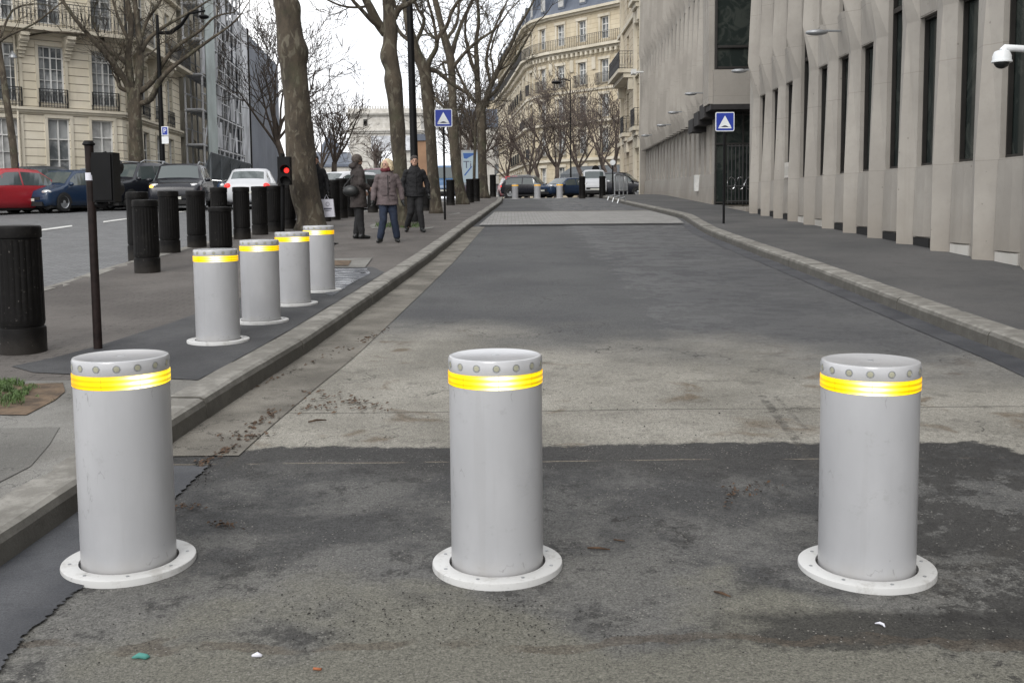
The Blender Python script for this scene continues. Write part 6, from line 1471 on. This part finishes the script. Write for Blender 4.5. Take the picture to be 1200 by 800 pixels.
mb = MB(); mb.tube([c_ + V(-w_ * .5, 0, h_), c_ + V(-w_ * .2, 0, h_ + .1), c_ + V(w_ * .1, 0, h_)], .006, 5); mb.build('handle', 'paper_white', t)
mb = MB(); mb.box(c_.x - w_ * .55, c_.x + w_ * .55, Yb - .046, Yb - .041, c_.z - .02, c_.z + .005); mb.box(c_.x - w_ * .4, c_.x + w_ * .4, Yb - .049, Yb - .044, c_.z - .055, c_.z - .045); mb.tube([V(c_.x + .04 * math.sin(a), Yb - .038, c_.z + .09 + .04 * math.cos(a)) for a in [R(36 * k) for k in range(11)]], .004, 4); mb.build('print', 'ink', sb_)
# bird on the pavement
g_ = G(389, 288.5, KERB); t = empty('bird', g_, R(200), 'tiny dark bird on the pavement right of the banded bollards', 'bird')
mb = MB(); mb.ico((0, 0, .05), (.055, .03, .03), Matrix.Rotation(R(-15), 3, 'Y'), 2); mb.ico((.055, 0, .078), .018, None, 2); mb.tube([V(-.04, 0, .04), V(-.11, 0, .045)], [.02, .006], 6); mb.tube([V(.07, 0, .078), V(.088, 0, .074)], [.005, .001], 5)
for s_ in (1, -1): mb.tube([V(0, .01 * s_, .03), V(.005, .01 * s_, 0)], .003, 4)
mb.build('bird_body', 'black_paint', t, local=True, smooth='all')

# ------------------------------------------------------------------ grass, debris
rg = random.Random(77)
mb = MB()
for k in range(5200):
    x0, y0 = rg.gauss(2, 26), rg.gauss(457, 8)
    if y0 < 446 or y0 > 480 or noise.noise(V(x0 * .07, y0 * .16, 3)) < -.12 + max(0, x0 - 20) * .012: continue
    p = G(x0, y0, KERB + .01); h_ = rg.uniform(.01, .038) * max(.3, 1 - abs(x0 - 12) / 50); a = rg.uniform(0, 6.28); d_ = V(math.cos(a), math.sin(a), 0); s2 = V(-d_.y, d_.x, 0) * .0022
    mb.add([p - s2, p + s2, p + d_ * h_ * .35 + V(0, 0, h_ * .7) + s2 * .7, p + d_ * h_ * .35 + V(0, 0, h_ * .7) - s2 * .7, p + d_ * h_ * .85 + V(0, 0, h_)], [(0, 1, 2, 3), (3, 2, 4)])
tag(mb.build('grass_tuft', 'grassblade', fix=False), 'fresh green weeds growing in the soil bed at the left edge', 'grass', kind='stuff')
mb = MB()
for k in range(420):
    x0, y0 = rg.uniform(430, 505), 0
    p = G(rg.uniform(440, 492), rg.uniform(262, 267), KERB)
    h_ = rg.uniform(.03, .09); a = rg.uniform(0, 6.28); d_ = V(math.cos(a), math.sin(a), 0); s2 = V(-d_.y, d_.x, 0) * .01
    if abs(p.x + 2.2) > 1.5: pass
    mb.add([p - s2, p + s2, p + d_ * h_ * .5 + V(0, 0, h_)], [(0, 1, 2)])
tag(mb.build('grass_tuft', 'grassblade', fix=False), 'thin grass around the foot of the tree behind the blonde walker', 'grass', kind='stuff')
def scatter(n_, mat, lab, zones, r0, r1, seed):
    rg = random.Random(seed); mb = MB()
    for k in range(n_):
        zx0, zx1, zy0, zy1, h = zones[rg.randrange(len(zones))]
        p = G(rg.uniform(zx0, zx1), rg.triangular(zy0, zy1), h); r = rg.uniform(r0, r1) * rg.uniform(.5, 1) * (.6 + p.y * .08)
        mb.ico(p + V(0, 0, r * .35 + .004), (r * rg.uniform(.7, 1.4), r * rg.uniform(.7, 1.3), r * rg.uniform(.4, .8)), Matrix.Rotation(rg.uniform(0, 3), 3, 'Z'), 1)
    tag(mb.build(mat, mat), lab, 'gravel', kind='stuff')
Z1 = [(230, 1190, 530, 790, .0), (60, 1190, 700, 795, .0), (300, 950, 440, 530, 0)]
scatter(500, 'pebble', 'scattered grey and white grit on the near asphalt', Z1, .0015, .0042, 5)
scatter(150, 'pebble_dark', 'dark crumbs along the ragged edge of the tarred gutter', [(60, 70, 700, 720, 0), (225, 250, 540, 575, 0), (120, 135, 640, 665, 0), (160, 180, 610, 630, 0), (5, 40, 735, 775, 0)], .002, .006, 21)
scatter(900, 'pebble_dark', 'scattered dark crumbs of asphalt on the near road', Z1 + [(330, 640, 690, 760, 0)] * 2, .0015, .0050, 6)
# loose dry leaves and dirt swept against the left gutter joint
def leaves(n_, zones, lab, seed, mat='leaf_dry', sz=.014):
    rg = random.Random(seed); mb = MB()
    for k in range(n_):
        (xa_, ya_, xb_, yb_, sp) = zones[rg.randrange(len(zones))]; f_ = rg.random(); p = G(lerp(xa_, xb_, f_) + rg.gauss(0, sp), lerp(ya_, yb_, f_) + rg.gauss(0, sp * .35), .008); a = rg.uniform(0, 6.28); s_ = sz * rg.uniform(.4, 1.4)
        u_ = V(math.cos(a), math.sin(a), rg.uniform(-.1, .25)) * s_; v_ = V(-math.sin(a), math.cos(a), rg.uniform(-.1, .25)) * s_ * .55
        mb.add([p - u_, p - v_ * .9 + V(0, 0, .002), p + u_ * 1.0 + V(0, 0, .004), p + v_ + V(0, 0, .006)], [(0, 1, 2, 3)])
    tag(mb.build('leaf_litter', mat, fix=False), lab, 'leaves', kind='stuff')
leaves(420, [(265, 512, 305, 510, 9), (235, 545, 275, 522, 5), (345, 478, 405, 474, 10), (360, 462, 420, 470, 12), (410, 470, 450, 480, 8), (295, 500, 325, 480, 5), (295, 455, 420, 402, 4), (420, 402, 455, 385, 3)], 'brown dry leaf crumbs along the left gutter joint', 9)
leaves(130, [(205, 594, 232, 594, 5), (250, 612, 275, 618, 6), (850, 590, 858, 570, 8), (860, 582, 905, 566, 9)], 'yellow brown leaf smears on the dark asphalt', 12, 'leaf_dry', .009)
leaves(160, [(-40, 470, 70, 470, 8)], 'dry litter on the bare soil bed at the left edge', 13, 'leaf_dry', .018)
def bit(px_, py_, name, mat, lab, cat, pts, th=.004, h=0, grp=None):
    g_ = G(px_, py_, h); mb = MB(); mb.tube([g_ + V(*p) for p in pts], th, 6); o = tag(mb.build(name, mat, smooth='all'), lab, cat, grp); return o
def small(px_, py_, name, mat, lab, cat, pts, rad, h=.004):
    k_ = 1 if name == 'twig' else .7; pts = [tuple(c * k_ for c in p) for p in pts]; rad = [r * k_ for r in rad]
    g_ = G(px_, py_, h); t = empty(name, g_, 0, lab, cat); mb = MB(); mb.tube([V(*p) for p in pts], rad, 7); mb.build(name + '_body', mat, t, local=True, smooth='all')
small(165, 771, 'torn_wrapper', 'teal', 'torn teal scrap lying on the asphalt below the left front bollard', 'litter', [(-.035, 0, .003), (-.01, .01, .008), (.02, .004, .005), (.034, .008, .003)], [.003, .012, .012, .002])
small(301, 769, 'crushed_paper', 'paper_white', 'crushed white scrap among grit near the bottom edge', 'litter', [(-.02, 0, .004), (0, .004, .007), (.02, 0, .004)], [.004, .011, .005])
small(372, 785, 'cigarette_end', 'cork', 'orange cigarette end at the bottom edge left of centre', 'litter', [(-.016, .003, .006), (.016, -.003, .006)], [.0055, .0055])
small(1032, 733, 'white_rind', 'paper_white', 'curved white scrap lying in front of the right bollard', 'litter', [(-.018, .018, .004), (.0, .012, .008), (.010, -.004, .008), (.010, -.02, .004)], [.002, .006, .006, .002])
small(702, 644, 'twig', 'leaf_dry', 'short brown twig right of the middle bollard', 'twig', [(-.04, .012, .004), (0, .004, .006), (.038, -.008, .004)], [.003, .0045, .002])
small(726, 634, 'twig', 'leaf_dry', 'tiny twig right of the middle bollard, behind the longer one', 'twig', [(-.02, .01, .004), (.018, -.006, .004)], [.003, .002])
small(846, 697, 'twig', 'leaf_dry', 'pale brown twig between the middle and right front bollards', 'twig', [(-.02, .022, .004), (0, .0, .007), (.022, -.022, .004)], [.003, .005, .002])
small(370, 495, 'twig', 'leaf_dry', 'dark twig on the pale concrete band left of the middle bollard', 'twig', [(-.04, .0, .004), (0, .02, .01), (.05, .04, .006)], [.004, .006, .003])
